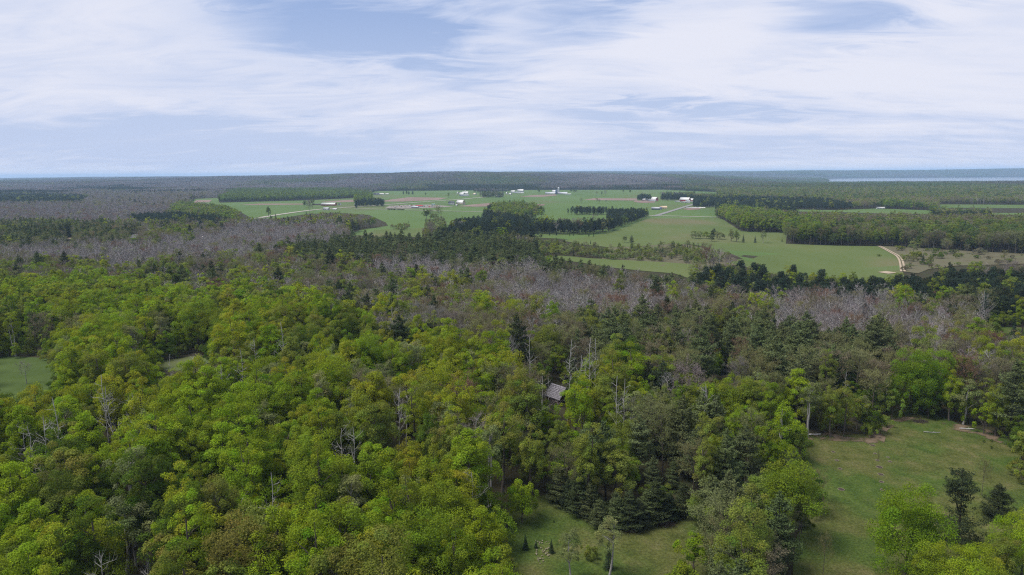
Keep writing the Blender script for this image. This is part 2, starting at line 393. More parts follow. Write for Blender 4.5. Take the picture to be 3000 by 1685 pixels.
def bare(seed, h=17., cr=2.8, base=.42, limbs=16, br=6, tw=6, wid=.075, lf=1.0, leaf=0, lsize=.3, dome=1.0, stem=.0125):
    """leafless or just budding crown: ascending limbs, branches, a haze of twigs"""
    rg = np.random.default_rng(seed); T = MB(); C = MB()
    tr = wobble(rg, h * .95, 8, .10); r0 = stem * h
    T.tube(tr, np.linspace(r0, r0 * .16, 8), 5 if lf >= 1 else 3)
    A, B, W0, W1 = [], [], [], []; tips = []
    nb = max(3, int(br * math.sqrt(lf))); nt = max(3, int(tw * math.sqrt(lf)))
    for i in range(limbs):
        f = (i + .5) / limbs; z0 = h * (base + (.92 - base) * f); a = i * 2.4 + rg.normal(0, .4)
        prof = math.sin(min(1, (1 - f) * 1.25 + .12) * math.pi * .62) ** dome
        L = cr * prof * rg.uniform(.75, 1.2) + .4
        s0 = at_h(tr, min(z0, h * .93)); ris = L * rg.uniform(.55, 1.25)
        e = s0 + np.array([L * math.cos(a), L * math.sin(a), ris])
        e[2] = min(e[2], h * 1.02); md = (s0 + e) / 2 + np.array([L * .08 * math.cos(a), L * .08 * math.sin(a), -ris * .08])
        T.tube([s0, md, e], [r0 * .36, r0 * .22, r0 * .08], 3)
        for j in range(nb):
            t = rg.uniform(.3, 1.0); b0 = s0 * (1 - t) + e * t
            dv = np.array([math.cos(a), math.sin(a), .9]) * .55 + rg.normal(0, .55, 3) + (0, 0, .35); dv /= np.linalg.norm(dv)
            b1 = b0 + dv * L * rg.uniform(.3, .6); A.append(b0); B.append(b1); W0.append(wid * 1.3); W1.append(wid * .6)
            for k in range(nt):
                t2 = rg.uniform(.2, 1.0); c0 = b0 * (1 - t2) + b1 * t2; d2 = dv * .6 + rg.normal(0, .55, 3) + (0, 0, .3); d2 /= np.linalg.norm(d2)
                c1 = c0 + d2 * rg.uniform(.5, 1.2) * (.6 + .16 * cr); A.append(c0); B.append(c1); W0.append(wid * .8); W1.append(wid * .25); tips.append(c0 * .3 + c1 * .7)
    sc = 1 / math.sqrt(max(lf, .05)) if lf < 1 else 1
    C.strips(np.array(A), np.array(B), np.array(W0) * sc, np.array(W1) * sc, rg)
    if leaf:
        tips = np.array(tips); n = int(leaf * lf); idx = rg.integers(0, len(tips), n)
        C.leaves(tips[idx] + rg.normal(0, .28, (n, 3)), rg.normal(size=(n, 3)) + (0, 0, .8), lsize * (1 if lf >= 1 else .8 / math.sqrt(lf)), .7, rg, 1)
    return T, C
def conifer(seed, h=19., cr=3.4, base=.18, step=.95, nbr=6, needles=46, size=.42, droop=.0, rise=.18, prof=1.15, ragged=.3, lf=1.0, top=.0, asp=.5, shape=None):
    rg = np.random.default_rng(seed); T = MB(); C = MB()
    tr = wobble(rg, h, 8, .06); r0 = .014 * h
    T.tube(tr, np.linspace(r0, .03, 8), 6 if lf >= 1 else 4)
    z = h * base; st = step if lf >= .5 else step * 1.5
    nl = max(3, int(needles * lf)) if lf >= .5 else max(3, int(needles * lf * 2.2))
    while z < h * .985:
        f = (z - h * base) / (h * (1 - base))
        if shape: Lm = cr * float(np.interp(f, *shape))
        elif top: Lm = cr * max(.22, math.sqrt(max(0, 1 - ((f - .38) / .66) ** 2)))
        else: Lm = cr * (1 - f ** prof) + .25
        nb = nbr + rg.integers(-1, 2); a0 = rg.uniform(0, 6.28)
        for j in range(max(3, nb)):
            a = a0 + j * 6.283 / nb + rg.normal(0, .22); L = Lm * rg.uniform(1 - ragged, 1 + ragged * .6)
            s0 = at_h(tr, min(h, z + rg.uniform(-.45, .45) * step)); ca, sa = math.cos(a), math.sin(a)
            e = s0 + np.array([L * ca, L * sa, L * (rise - droop + rg.normal(0, .06 + .25 * ragged))])
            if lf >= .3 and L > 1.0: T.tube([s0, e], [.055, .015], 3)
            n = max(2, int(nl * (L / cr) ** 1.2)); t = np.sqrt(rg.uniform(.10, 1.0, n))
            lat = rg.normal(0, 1, n) * L * .17 * (1.25 - .5 * t) * 1.35
            p = s0 + (e - s0) * t[:, None] + np.stack([-sa * lat, ca * lat, rg.normal(0, .20, n) + L * (.12 * t * t * (1 if droop == 0 else -.3))], 1)
            nn = np.array([ca * .35, sa * .35, .7]) + rg.normal(0, .62, (n, 3))
            C.leaves(p, nn, size, asp, rg, 0, np.clip(rg.normal(1, .13) * np.ones(3), .6, 1.4))
        z += st * (1 - .45 * f) * rg.uniform(.85, 1.15)
    n = max(4, int(16 * lf)); C.leaves(tr[-1] + rg.normal(0, .16, (n, 3)) + (0, 0, .1), rg.normal(size=(n, 3)), size, asp, rg)
    return T, C
def dead(seed, h=13., nbr=15, spread=2.6, r=.075):
    rg = np.random.default_rng(seed); T = MB(); C = MB()
    tr = wobble(rg, h, 8, .16); T.tube(tr, np.linspace(r, .05, 8), 5)
    for i in range(nbr):
        z = h * rg.uniform(.4, .95); s0 = at_h(tr, z); a = rg.uniform(0, 6.28); L = spread * rg.uniform(.5, 1.1) * (1.25 - z / h * .6)
        md = s0 + np.array([math.cos(a) * L * .5, math.sin(a) * L * .5, L * rg.uniform(.1, .45)]) + rg.normal(0, .12, 3)
        e = md + np.array([math.cos(a + rg.normal(0, .5)) * L * .5, math.sin(a) * L * .5, L * rg.uniform(.1, .6)])
        C.tube([s0, md, e], [r * .5, r * .34, r * .12], 4)
        for k in range(4):
            t = rg.uniform(0, 1); q = md * (1 - t) + e * t; C.tube([q, q + rg.normal(0, .5, 3) + (0, 0, .45)], [r * .2, r * .06], 3)
    return T, C

def two_storey_pine(s):
    T, C = conifer(s, h=19, cr=5.4, base=.05, step=.95, nbr=6, needles=130, size=.38, ragged=.5, rise=.12, shape=([0, .12, .26, .36, .42, .52, .60, .72, .84, .93, 1], [.75, 1., .85, .6, .22, .16, .42, .58, .55, .38, .12]))
    t2 = [(0, 0, 8), (-1.0, .3, 11.5), (-1.7, .4, 15.5)]; T.tube(t2, [.2, .13, .05], 5)
    rg = np.random.default_rng(s)
    for k in range(16):
        c = np.array([-1.7, .4, 15.0]) + rg.normal(0, 1, 3) * (.8, .8, .9); n = 60; u = rg.normal(size=(n, 3)) * (.55, .55, .22)
        C.leaves(c + u, np.array([0, 0, 1.]) + rg.normal(0, .5, (n, 3)), .36, .5, rg, 0, np.clip(rg.normal(1, .13) * np.ones(3), .6, 1.4))
    return T, C, [BARK_DK], [NEEDLE]
LODF = {'hi': 1.0, 'mid': .36, 'lo': .08}
def build_kind(kind, var, lod):
    s = {'hi': 0, 'mid': 100, 'lo': 200}[lod] + var * 17 + 5; lf = LODF[lod]; zs = {'hi': 1, 'mid': 1.75, 'lo': 3.9}[lod]
    if kind == 'maple':
        p = [dict(h=18, cr=3.6, base=.14, ncl=64), dict(h=19.5, cr=3.0, base=.20, ncl=50, leaf=8500), dict(h=17, cr=4.6, base=.18, ncl=84, leaf=18000), dict(h=18.5, cr=3.5, base=.12, ncl=60, stems=2), dict(h=16, cr=3.2, base=.10, ncl=54), dict(h=20, cr=3.7, base=.22, ncl=56, leaf=9500), dict(h=18, cr=5.9, base=.05, ncl=120, leaf=32000)][var]
        n = p.pop('ncl', 36); nleaf = p.pop('leaf', 15000)
        T, C = broadleaf(s, ncl=n if lod != 'lo' else n // 2, leaf=nleaf, size=.225 * zs, lf=lf, **p); return T, C, [BARK], [LEAF]
    if kind == 'sapling':
        p = [dict(h=8, cr=2.7, base=.02, ncl=26), dict(h=9.5, cr=2.5, base=.05, ncl=24), dict(h=7, cr=3.0, base=.0, ncl=26)][var]
        T, C = broadleaf(s + 2, leaf=4400, size=.23 * zs, lf=lf, shaggy=1.4, **p); return T, C, [BARK], [LEAF]
    if kind == 'aspen':
        p = [dict(h=17, cr=2.9, base=.26), dict(h=15.5, cr=3.2, base=.20), dict(h=18, cr=2.8, base=.30, stems=2)][var]
        T, C = broadleaf(s + 3, ncl=26 if lod != 'lo' else 14, leaf=4200, size=.24 * zs, lf=lf, shaggy=1.8, **p); return T, C, [BARK_PALE], [LEAF]
    if kind == 'budding':
        p = [dict(h=17, cr=3.9, base=.34, limbs=18), dict(h=15.5, cr=3.3, base=.38, limbs=16), dict(h=16.5, cr=4.3, base=.32, limbs=20), dict(h=14, cr=3.4, base=.28, limbs=16)][var]
        T, C = bare(s + 7, br=6, tw=5, wid=.05 * (1 if lod == 'hi' else 1.3), lf=lf, leaf=3000, lsize=.22, dome=.8, **p); return T, C, [BARK], [TWIG, LEAF]
    if kind == 'bare':
        p = [dict(h=17, cr=2.5, base=.45), dict(h=18, cr=2.2, base=.5), dict(h=15.5, cr=3.0, base=.40), dict(h=16.5, cr=2.7, base=.42)][var]
        T, C = bare(s + 11, limbs=14, br=6, tw=6, wid=.058 * (1 if lod == 'hi' else 1.25), lf=lf, stem=.0155, **p); return T, C, [BARK_PALE], [TWIG]
    if kind == 'white_pine':
        p = [dict(h=20, cr=3.9, base=.16, ragged=.45), dict(h=18, cr=4.3, base=.10, ragged=.55), dict(h=21, cr=3.6, base=.28, ragged=.6), dict(h=16, cr=3.8, base=.04, ragged=.45), None][var]
        if p is None: return two_storey_pine(s)
        T, C = conifer(s + 19, step=1.05, nbr=6, prof=2.3, needles=120, size=.40 * (1 if lod == 'hi' else 1.25 if lod == 'mid' else 2.3), lf=lf, **p); return T, C, [BARK_DK], [NEEDLE]
    if kind == 'red_pine':
        p = [dict(h=16, cr=2.8, base=.22), dict(h=17, cr=2.6, base=.30), dict(h=15, cr=3.0, base=.16)][var]
        T, C = conifer(s + 23, step=.8, nbr=6, needles=50, size=.42 * (1 if lod == 'hi' else 1.3 if lod == 'mid' else 2.4), top=1., rise=.3, lf=lf, **p); return T, C, [BARK_RED], [NEEDLE]
    if kind == 'spruce':
        p = [dict(h=15, cr=2.2, base=.04), dict(h=13, cr=2.5, base=.02)][var]
        T, C = conifer(s + 29, step=.55, nbr=7, needles=24, size=.34 * (1 if lod == 'hi' else 1.4 if lod == 'mid' else 2.6), droop=.25, rise=.05, prof=.9, ragged=.14, lf=lf, **p); return T, C, [BARK_DK], [NEEDLE]
    if kind == 'bush':
        p = [dict(h=4, cr=2.0, base=.02, ncl=16), dict(h=3.4, cr=2.4, base=.0, ncl=18)][var]
        T, C = broadleaf(s + 31, leaf=2400, size=.22 * zs, lf=lf, shaggy=1.6, **p); return T, C, [BARK], [LEAF]
    if kind == 'dead':
        T, C = dead(s + 37, h=[13, 11, 15][var], spread=[2.8, 3.4, 2.2][var]); return T, C, [BARK_WHITE], [BARK_WHITE]
NVAR = dict(sapling=3, maple=6, aspen=3, budding=4, bare=4, white_pine=4, red_pine=3, spruce=2, bush=2, dead=3)
CROWN_R = dict(sapling=2.6, maple=3.6, aspen=2.8, budding=3.6, bare=2.6, white_pine=3.4, red_pine=2.6, spruce=1.8, bush=2.1, dead=2.2)
BASE_H = dict(sapling=8, maple=18, aspen=17, budding=16, bare=17, white_pine=19, red_pine=17, spruce=14, bush=3.8, dead=13)
_split = {}; _joined = {}
def split_proto(kind, var):
    if (kind, var) not in _split:
        T, C, tm, cm = build_kind(kind, var, 'hi')
        _split[kind, var] = (T.mesh(f'{kind}_trunk_{var}', tm), C.mesh(f'{kind}_crown_{var}', cm))
    return _split[kind, var]
def joined_proto(kind, var, lod):
    k = (kind, var, lod)
    if k not in _joined:
        T, C, tm, cm = build_kind(kind, var, lod); T.join(C, len(tm))
        _joined[k] = bpy.data.objects.new(f'source_{kind}_{var}_{lod}', T.mesh(f'{kind}_{var}_{lod}', tm + cm))
    return _joined[k]
exec_patch = {}
def patch_proto(pk, var):
    """a far stand: some forty small trees in one piece"""
    if (pk, var) in exec_patch: return exec_patch[pk, var]
    rg = np.random.default_rng(900 + var * 13 + len(pk)); M = MB(); n = 44
    for i in range(n):
        rr = 38 * math.sqrt((i + .5) / n); a = i * 2.39996 + rg.normal(0, .2); x, y = rr * math.cos(a), rr * math.sin(a)
        h = rg.uniform(12, 18.5); con = pk == 'dark' or (pk == 'mix' and rg.random() < .22)
        vr = np.clip(rg.normal(1, .16) * (1 + rg.normal(0, .10, 3)), .5, 1.6)
        if con and pk != 'dark': vr = np.array([.30, .42, .42])
        k = 46; u = rg.normal(size=(k, 3)); u /= np.linalg.norm(u, axis=1, keepdims=True); u[:, 2] = np.where(u[:, 2] < -.5, -u[:, 2], u[:, 2])
        if con:
            t = rg.uniform(0, 1, k); r = (1 - t) * 2.5 + .3; aa = rg.uniform(0, 6.28, k)
            p = np.stack([np.cos(aa) * r, np.sin(aa) * r, h * (.25 + .78 * t)], 1); nn = np.stack([np.cos(aa), np.sin(aa), .6 + 0 * aa], 1)
        else:
            r = 3.9 if pk != 'grey' else 3.0
            p = u * np.array([r, r, h * .34]) * rg.uniform(.7, 1.05, (k, 1)) + (0, 0, h * .66); nn = u + (0, 0, .35) + rg.normal(0, .4, (k, 3))
        M.leaves(p + (x, y, 0), nn, 1.7 if pk != 'grey' else 1.2, .8, rg, 0, vr)
        M.add([(x - .2, y, 0), (x + .2, y, 0), (x + .1, y, h * .6), (x - .1, y, h * .6)], [(0, 1, 2, 3)], 0, (.6, .6, .6))
    exec_patch[pk, var] = bpy.data.objects.new(f'source_patch_{pk}_{var}', M.mesh(f'patch_{pk}_{var}', [LEAF if pk in ('green', 'mix') else TWIG if pk == 'grey' else NEEDLE]))
    return exec_patch[pk, var]

# ------------------------------------------------------------------ scatter with geometry nodes (uncountable woods)
def scatter(name, P, rot, scl, tint, protos, pid, label, cat):
    me = bpy.data.meshes.new(name); n = len(P)
    me.vertices.add(n); me.vertices.foreach_set('co', np.asarray(P, np.float32).ravel())
    for nm, ty, fld, arr in (('rot', 'FLOAT', 'value', rot), ('scl', 'FLOAT_VECTOR', 'vector', scl), ('tint', 'FLOAT_VECTOR', 'vector', tint), ('pid', 'INT', 'value', pid)):
        a = me.attributes.new(nm, ty, 'POINT'); a.data.foreach_set(fld, np.ascontiguousarray(arr, np.int32 if ty == 'INT' else np.float32).ravel())
    me.update()
    o = obj(name, me, label=label, category=cat, kind='stuff')
    ng = bpy.data.node_groups.new(name + '_nodes', 'GeometryNodeTree')
    ng.interface.new_socket('Geometry', in_out='INPUT', socket_type='NodeSocketGeometry')
    ng.interface.new_socket('Geometry', in_out='OUTPUT', socket_type='NodeSocketGeometry')
    N = ng.nodes.new; L = ng.links.new
    gi = N('NodeGroupInput'); go = N('NodeGroupOutput'); jn = N('GeometryNodeJoinGeometry')
    def attr(nm, ty):
        a = N('GeometryNodeInputNamedAttribute'); a.data_type = ty; a.inputs['Name'].default_value = nm; return a.outputs['Attribute']
    ro = N('ShaderNodeCombineXYZ'); L(attr('rot', 'FLOAT'), ro.inputs[2]); sc = attr('scl', 'FLOAT_VECTOR'); pi = attr('pid', 'INT')
    for k, pr in enumerate(protos):
        oi = N('GeometryNodeObjectInfo'); oi.transform_space = 'ORIGINAL'; oi.inputs['Object'].default_value = pr
        cp = N('FunctionNodeCompare'); cp.data_type = 'INT'; cp.operation = 'EQUAL'; L(pi, cp.inputs[2]); cp.inputs[3].default_value = k
        ip = N('GeometryNodeInstanceOnPoints'); L(gi.outputs[0], ip.inputs['Points']); L(cp.outputs[0], ip.inputs['Selection'])
        L(oi.outputs['Geometry'], ip.inputs['Instance']); L(ro.outputs[0], ip.inputs['Rotation']); L(sc, ip.inputs['Scale'])
        L(ip.outputs[0], jn.inputs[0])
    L(jn.outputs[0], go.inputs[0])
    md = o.modifiers.new('scatter', 'NODES'); md.node_group = ng
    return o

# ------------------------------------------------------------------ the setting: ground, fields, roads, water
def build_ground():
    ys = np.concatenate([np.linspace(-250, 40, 12), np.arange(46, 520, 6), 520 * (32000 / 520) ** np.linspace(0, 1, 190)])
    ncol = 201; s = np.linspace(-1, 1, ncol); s = np.sign(s) * np.abs(s) ** 1.0
    W = 330 + 1.02 * np.maximum(ys, 0)
    X = W[:, None] * s[None]; Y = np.repeat(ys[:, None], ncol, 1); Z = terrain(X, Y)
    v = np.stack([X, Y, Z], -1).reshape(-1, 3); i = np.arange(len(ys) * ncol).reshape(len(ys), ncol)
    q = np.stack([i[:-1, :-1], i[:-1, 1:], i[1:, 1:], i[1:, :-1]], -1).reshape(-1, 4)
    B = MB(); B.add(v, q); me = B.mesh('ground', [M_FLOOR]); me.polygons.foreach_set('use_smooth', np.ones(len(q), bool))
    obj('ground', me, kind='structure', label='wooded ground with brown leaf litter reaching to the hills', category='ground')
build_ground()
def sheet(name, pts, mat, lift, label, cat, step=None, par=None):
    """a field lying on the ground, outline given in photo pixels"""
    W = np.array([unproj(*p)[:2] for p in pts]); n = len(W)
    me = bpy.data.meshes.new(name)
    if step:
        dens = []
        for i in range(n):
            a, b = W[i], W[(i + 1) % n]; k = max(1, int(np.linalg.norm(b - a) / step))
            for j in range(k): dens.append(a + (b - a) * j / k)
        gx = np.arange(W[:, 0].min(), W[:, 0].max(), step); gy = np.arange(W[:, 1].min(), W[:, 1].max(), step)
        G = np.stack(np.meshgrid(gx, gy), -1).reshape(-1, 2); G = G[inpoly(G[:, 0], G[:, 1], dens)]
        allp = [Vector(p) for p in dens] + [Vector(p) for p in G]
        r = delaunay_2d_cdt(allp, [], [list(range(len(dens)))], 1, 1e-4); vs = np.array([(p.x, p.y) for p in r[0]]); fs = r[2]
    else:
        r = delaunay_2d_cdt([Vector(p) for p in W], [], [list(range(n))], 1, 1e-4); vs = np.array([(p.x, p.y) for p in r[0]]); fs = r[2]
    z = terrain(vs[:, 0], vs[:, 1]) + lift
    me.from_pydata(np.column_stack([vs, z]).tolist(), [], [list(f) for f in fs]); me.materials.append(mat); me.update()
    if me.polygons and sum(p.normal.z for p in me.polygons) < 0: me.flip_normals()
    return obj(name, me, kind='structure', label=label, category=cat)
def grown(key, f):
    W = np.array(OP[key], float); c = W.mean(0); return [tuple(c + (w - c) * f) for w in W]
def road(name, pts, w, mat, lift, label, sub=6, cat='road'):
    P = [unproj(*p)[:2] for p in pts]; Q = []
    for i in range(len(P) - 1):
        p0 = P[max(i - 1, 0)]; p1 = P[i]; p2 = P[i + 1]; p3 = P[min(i + 2, len(P) - 1)]
        for j in range(sub):
            t = j / sub; Q.append(.5 * (2 * p1 + (p2 - p0) * t + (2 * p0 - 5 * p1 + 4 * p2 - p3) * t * t + (3 * p1 - p0 - 3 * p2 + p3) * t ** 3))
    Q.append(P[-1]); Q = np.array(Q); d = np.gradient(Q, axis=0); nrm = np.stack([-d[:, 1], d[:, 0]], 1); nrm /= np.linalg.norm(nrm, axis=1, keepdims=True) + 1e-9
    A = Q - nrm * w / 2; Bq = Q + nrm * w / 2; v = np.stack([A, Bq], 1).reshape(-1, 2); z = terrain(v[:, 0], v[:, 1]) + lift
    k = len(Q); B = MB(); B.add(np.column_stack([v, z]), [(2 * i, 2 * i + 2, 2 * i + 3, 2 * i + 1) for i in range(k - 1)])
    me = B.mesh(name, [mat])
    if sum(p.normal.z for p in me.polygons) < 0: me.flip_normals()
    return obj(name, me, kind='structure', label=label, category=cat)

OP = {}
OP['farm'] = [(560, 594), (572, 583), (640, 580), (643, 594), (900, 587), (1088, 578), (1090, 560), (1500, 557), (1950, 556), (2100, 563), (2102, 632), (2113, 640), (2150, 664), (2172, 678),
              (2306, 681), (2302, 715), (2440, 720), (2577, 722), (2636, 757), (2644, 792), (2560, 794), (2400, 782), (2300, 772), (2190, 765), (2130, 738), (2060, 712), (1990, 705), (1870, 712), (1790, 716), (1700, 706), (1590, 696),
              (1500, 688), (1300, 686), (1270, 690), (1100, 688), (1040, 690), (985, 698), (1060, 673), (1137, 662), (1130, 652), (1080, 630), (990, 624), (900, 627), (840, 637), (790, 642), (740, 641), (700, 619), (660, 602)]
OP['glade'] = [(1578, 752), (1650, 750), (1720, 757), (1850, 764), (1960, 770), (2036, 776), (2036, 800), (2014, 815), (1975, 802), (1900, 796), (1800, 786), (1700, 770), (1640, 762)]
OP['heath'] = [(2577, 721), (2740, 731), (2860, 738), (3080, 748), (3080, 772), (2930, 776), (2800, 780), (2720, 790), (2690, 802), (2640, 796), (2640, 775), (2636, 757)]
OP['east_field'] = [(2748, 599), (3100, 601), (3100, 611), (2748, 609)]
OP['trailer_field'] = [(2330, 614), (2450, 616), (2570, 611), (2730, 617), (2730, 628), (2600, 626), (2460, 622), (2330, 620)]
OP['corner_field'] = [(2900, 624), (3100, 625), (3100, 634), (2900, 629)]
OP['lawn'] = [(2348, 1286), (2440, 1284), (2500, 1288), (2545, 1285), (2580, 1258), (2610, 1234), (2640, 1222), (2700, 1224), (2760, 1243), (2800, 1262), (2900, 1287), (2948, 1302), (2962, 1340), (2958, 1400), (2985, 1440), (3060, 1480), (3060, 1700),
              (2900, 1760), (2560, 1760), (2350, 1760), (2352, 1640), (2362, 1560), (2385, 1500), (2436, 1462), (2424, 1424), (2392, 1402), (2382, 1340)]
OP['glen'] = [(1556, 1496), (1600, 1484), (1640, 1484), (1682, 1512), (1750, 1528), (1830, 1548), (1880, 1545), (1940, 1530), (2030, 1506), (2050, 1530), (2015, 1590), (1955, 1625), (1925, 1760), (1560, 1760), (1545, 1610)]
OP['west_lawn'] = [(-60, 1046), (60, 1051), (152, 1062), (160, 1085), (120, 1105), (60, 1130), (-60, 1150)]
OP['snag_gap'] = [(430, 1080), (470, 1058), (560, 1045), (640, 1050), (600, 1072), (520, 1088)]
OP['far_strip'] = [(1990, 563), (2098, 564), (2098, 567), (1990, 566)]
OP['pond'] = [(2094, 1074), (2112, 1068), (2140, 1076), (2136, 1096), (2110, 1102), (2096, 1094)]
OP['swamp'] = [(1275, 925), (1302, 918), (1308, 930), (1290, 938)]
OP['cabin_gap'] = [(1592, 1118), (1640, 1112), (1672, 1130), (1668, 1168), (1640, 1180), (1600, 1172)]
OP['grass_gap'] = [(2885, 962), (2950, 958), (3040, 963), (3040, 978), (2950, 978), (2890, 974)]
OP['road_bend'] = [(372, 697), (385, 687), (412, 683), (412, 689), (392, 697), (386, 704)]
OP['road_bend2'] = [(564, 664), (596, 659), (596, 664), (566, 668)]
OP['sand_gap'] = [(180, 699), (222, 694), (224, 700), (212, 712), (196, 712)]
ROADGAPS = [[(2148, 865), (2192, 868), (2192, 874), (2148, 872)], [(2650, 897), (2708, 899), (2708, 904), (2650, 903)], [(2815, 903), (2908, 906), (2908, 912), (2815, 909)], [(2240, 872), (2268, 873), (2268, 879), (2240, 878)], [(2588, 796), (2606, 796), (2606, 803), (2588, 803)]]
ISL = [box(1040, 576, 1126, 606), [(925, 606), (940, 601), (980, 602), (982, 619), (925, 619)], [(1030, 600), (1036, 592), (1046, 594), (1046, 613), (1030, 613)],
       [(1416, 627), (1418, 602), (1450, 588), (1520, 584), (1562, 594), (1608, 612), (1608, 632), (1560, 630), (1470, 630)],
       [(1604, 632), (1604, 617), (1660, 603), (1700, 597), (1890, 604), (1900, 608), (1900, 635), (1860, 634), (1800, 631), (1660, 630)],
       [(1296, 688), (1312, 660), (1340, 630), (1420, 622), (1470, 628), (1560, 634), (1660, 640), (1770, 638), (1800, 625), (1899, 610), (1899, 637), (1792, 679), (1745, 689), (1500, 686)],
       [(1142, 677), (1146, 652), (1200, 646), (1203, 677)], [(1240, 690), (1246, 640), (1296, 628), (1312, 660), (1300, 690)],
       box(1868, 565, 1909, 589), box(1936, 562, 2034, 588), [(2030, 610), (2034, 566), (2102, 568), (2250, 572), (2260, 612), (2100, 608)], [(1904, 607), (1906, 595), (2010, 592), (2010, 606), (1960, 609)],
       [(2098, 640), (2096, 602), (2130, 594), (2250, 604), (2300, 616), (2395, 640), (2396, 692), (2308, 684), (2172, 680), (2113, 642)], box(1405, 562, 1474, 579), box(1288, 566, 1345, 580)]
M_FAR_MEADOW = M_FIELD
sheet('farm_field', OP['farm'], M_FIELD, .10, 'wide pale green farmland around the scattered farm buildings', 'field')
sheet('meadow', [(1745, 690), (1800, 678), (1900, 640), (2110, 640), (2150, 664), (2172, 679), (2306, 682), (2302, 715), (2440, 721), (2577, 722), (2636, 757), (2652, 825), (2560, 835), (2300, 812), (2150, 775), (2060, 722), (1990, 714), (1870, 722), (1790, 726), (1700, 716), (1650, 706)],
      M_FIELD2, .25, 'olive green meadow running from the lane junction to the sandy track', 'field')
sheet('hay_strip', [(1060, 690), (1100, 674), (1250, 668), (1310, 668), (1520, 690), (1650, 700), (1500, 696), (1270, 696), (1100, 694), (985, 704), (975, 700)], M_FIELD2, .25, 'tan grass strip below the dark pine plantation', 'field')
sheet('forest_glade', OP['glade'] + [(1578, 775)], M_FIELD2, .25, 'olive grass glade between scrub and bare aspens', 'field')
sheet('scrub_ground', [(1780, 726), (1990, 712), (2130, 742), (2180, 775), (2030, 790), (1900, 776), (1760, 764)], M_HEATH, .18, 'brown open ground under the scattered scrub', 'heath')
sheet('heath', OP['heath'], M_HEATH, .32, 'dry brown heath dotted with shrubs beside the sandy track', 'heath')
for nm, key, lb in (('field', 'east_field', 'bright green field behind the long dark hedge'), ('field', 'trailer_field', 'pale green field in front of the white trailer'), ('field', 'corner_field', 'green field in front of the long dark hedge'), ('field', 'far_strip', 'thin green field strip behind the dark pines')):
    sheet(nm, OP[key], M_FIELD, .15, lb, 'field')
sheet('lawn', grown('lawn', 1.10), M_LAWN, .12, 'mown grass clearing with two rows of mulch rings', 'grass', step=6)
sheet('grass_clearing', [(1490, 1475), (1600, 1450), (1800, 1470), (2120, 1480), (2140, 1800), (1480, 1800)], M_LAWN, .12, 'small grass clearing below dark pines with two brush piles', 'grass', step=6)
sheet('grass_clearing', [(-120, 1040), (60, 1046), (170, 1052), (300, 1100), (220, 1180), (-120, 1240)], noise_mat('west_grass', [(.3, (.042, .066, .017)), (.7, (.060, .088, .026))], .08, bump=.4, bscale=2.5), .12, 'dark green meadow tucked behind the hardwood crowns', 'grass', step=6)
sheet('grass_clearing', OP['snag_gap'], M_FIELD2, .12, 'pale grassy gap with dead white trees', 'grass', step=6)
sheet('grass_clearing', OP['grass_gap'], M_LAWN, .12, 'small green gap beside tall dark spruces', 'grass', step=8)
sheet('bracken_patch', [(2345, 1290), (2420, 1268), (2500, 1285), (2540, 1284), (2580, 1250), (2630, 1222), (2690, 1225), (2640, 1238), (2600, 1262), (2590, 1300), (2560, 1312), (2530, 1296), (2480, 1295)], M_LITTER, .20, 'brown litter along the edge of the mown clearing', 'litter', step=6)
sheet('bracken_patch', [(2755, 1240), (2810, 1245), (2900, 1262), (2960, 1292), (2930, 1300), (2880, 1282), (2800, 1266)], M_LITTER, .20, 'reddish brown bracken behind the pale log', 'litter', step=6)
for pts, lb in (([(936, 592), (1040, 585), (1111, 586), (1108, 591), (1000, 593)], 'brown soil strip behind the long red barn'), ([(1108, 591), (1150, 584), (1200, 578), (1312, 580), (1285, 586), (1180, 591)], 'pinkish brown ploughed field beyond the dark grove'),
                ([(1341, 605), (1380, 600), (1449, 594), (1452, 604), (1400, 606)], 'ploughed field beside the white gambrel barn'), ([(1520, 577), (1560, 572), (1628, 570), (1632, 573), (1590, 577)], 'ploughed strip in front of the silo farm'),
                ([(1710, 586), (1740, 581), (1867, 582), (1867, 588), (1740, 587)], 'long ploughed strip behind the pine row'), ([(1855, 592), (1862, 588), (1920, 588), (1918, 594), (1880, 595)], 'bare orange brown yard before the red barn'),
                ([(1550, 604), (1560, 598), (1598, 599), (1590, 604)], 'small ploughed patch behind the rounded woodlot'), ([(700, 601), (760, 597), (890, 597), (888, 600), (760, 601)], 'thin pinkish soil strip beside the lone field trees'),
                ([(566, 594), (575, 587), (622, 586), (612, 593)], 'brown soil corner behind the grey aspen wood'), ([(1998, 613), (2020, 609), (2056, 609), (2050, 614), (2020, 616)], 'brown patch below the long white row cover')):
    sheet('ploughed_field', pts, M_SOIL, .35, lb, 'soil')
sheet('rubble_yard', [(1128, 611), (1140, 604), (1190, 601), (1260, 600), (1300, 603), (1330, 606), (1250, 610), (1180, 612)], M_STONE, .45, 'stony farmyard strewn with old vehicles', 'yard')
road('road', [(1917, 634), (1960, 621), (2000, 608.5), (2029, 600), (2050, 594)], 9.0, M_ASPH, .60, 'straight grey asphalt road climbing past the white row cover')
road('lane', [(1900, 632.0), (1920, 632.5), (2000, 634.5), (2060, 636), (2122, 637.5)], 8, M_GRAVEL, .50, 'pale gravel lane meeting the straight asphalt road')
road('lane', [(760, 639), (820, 629), (900, 618), (962, 612), (1060, 605.5), (1150, 599), (1250, 591.5), (1340, 585), (1425, 577.5)], 11, M_GRAVEL, .60, 'long pale farm lane passing the red barn and dark grove')
road('lane', [(1040, 612), (1100, 613.3), (1180, 615.5), (1300, 618.6), (1417, 621.5)], 7, M_GRAVEL, .55, 'thin gravel lane running below the stony farmyard')
road('road', [(360, 712), (384, 698), (395, 690), (415, 685), (470, 676), (569, 664), (600, 660), (680, 648), (760, 639)], 9, M_ASPH, .30, 'pale road curving through the grey aspen woods', cat='road')
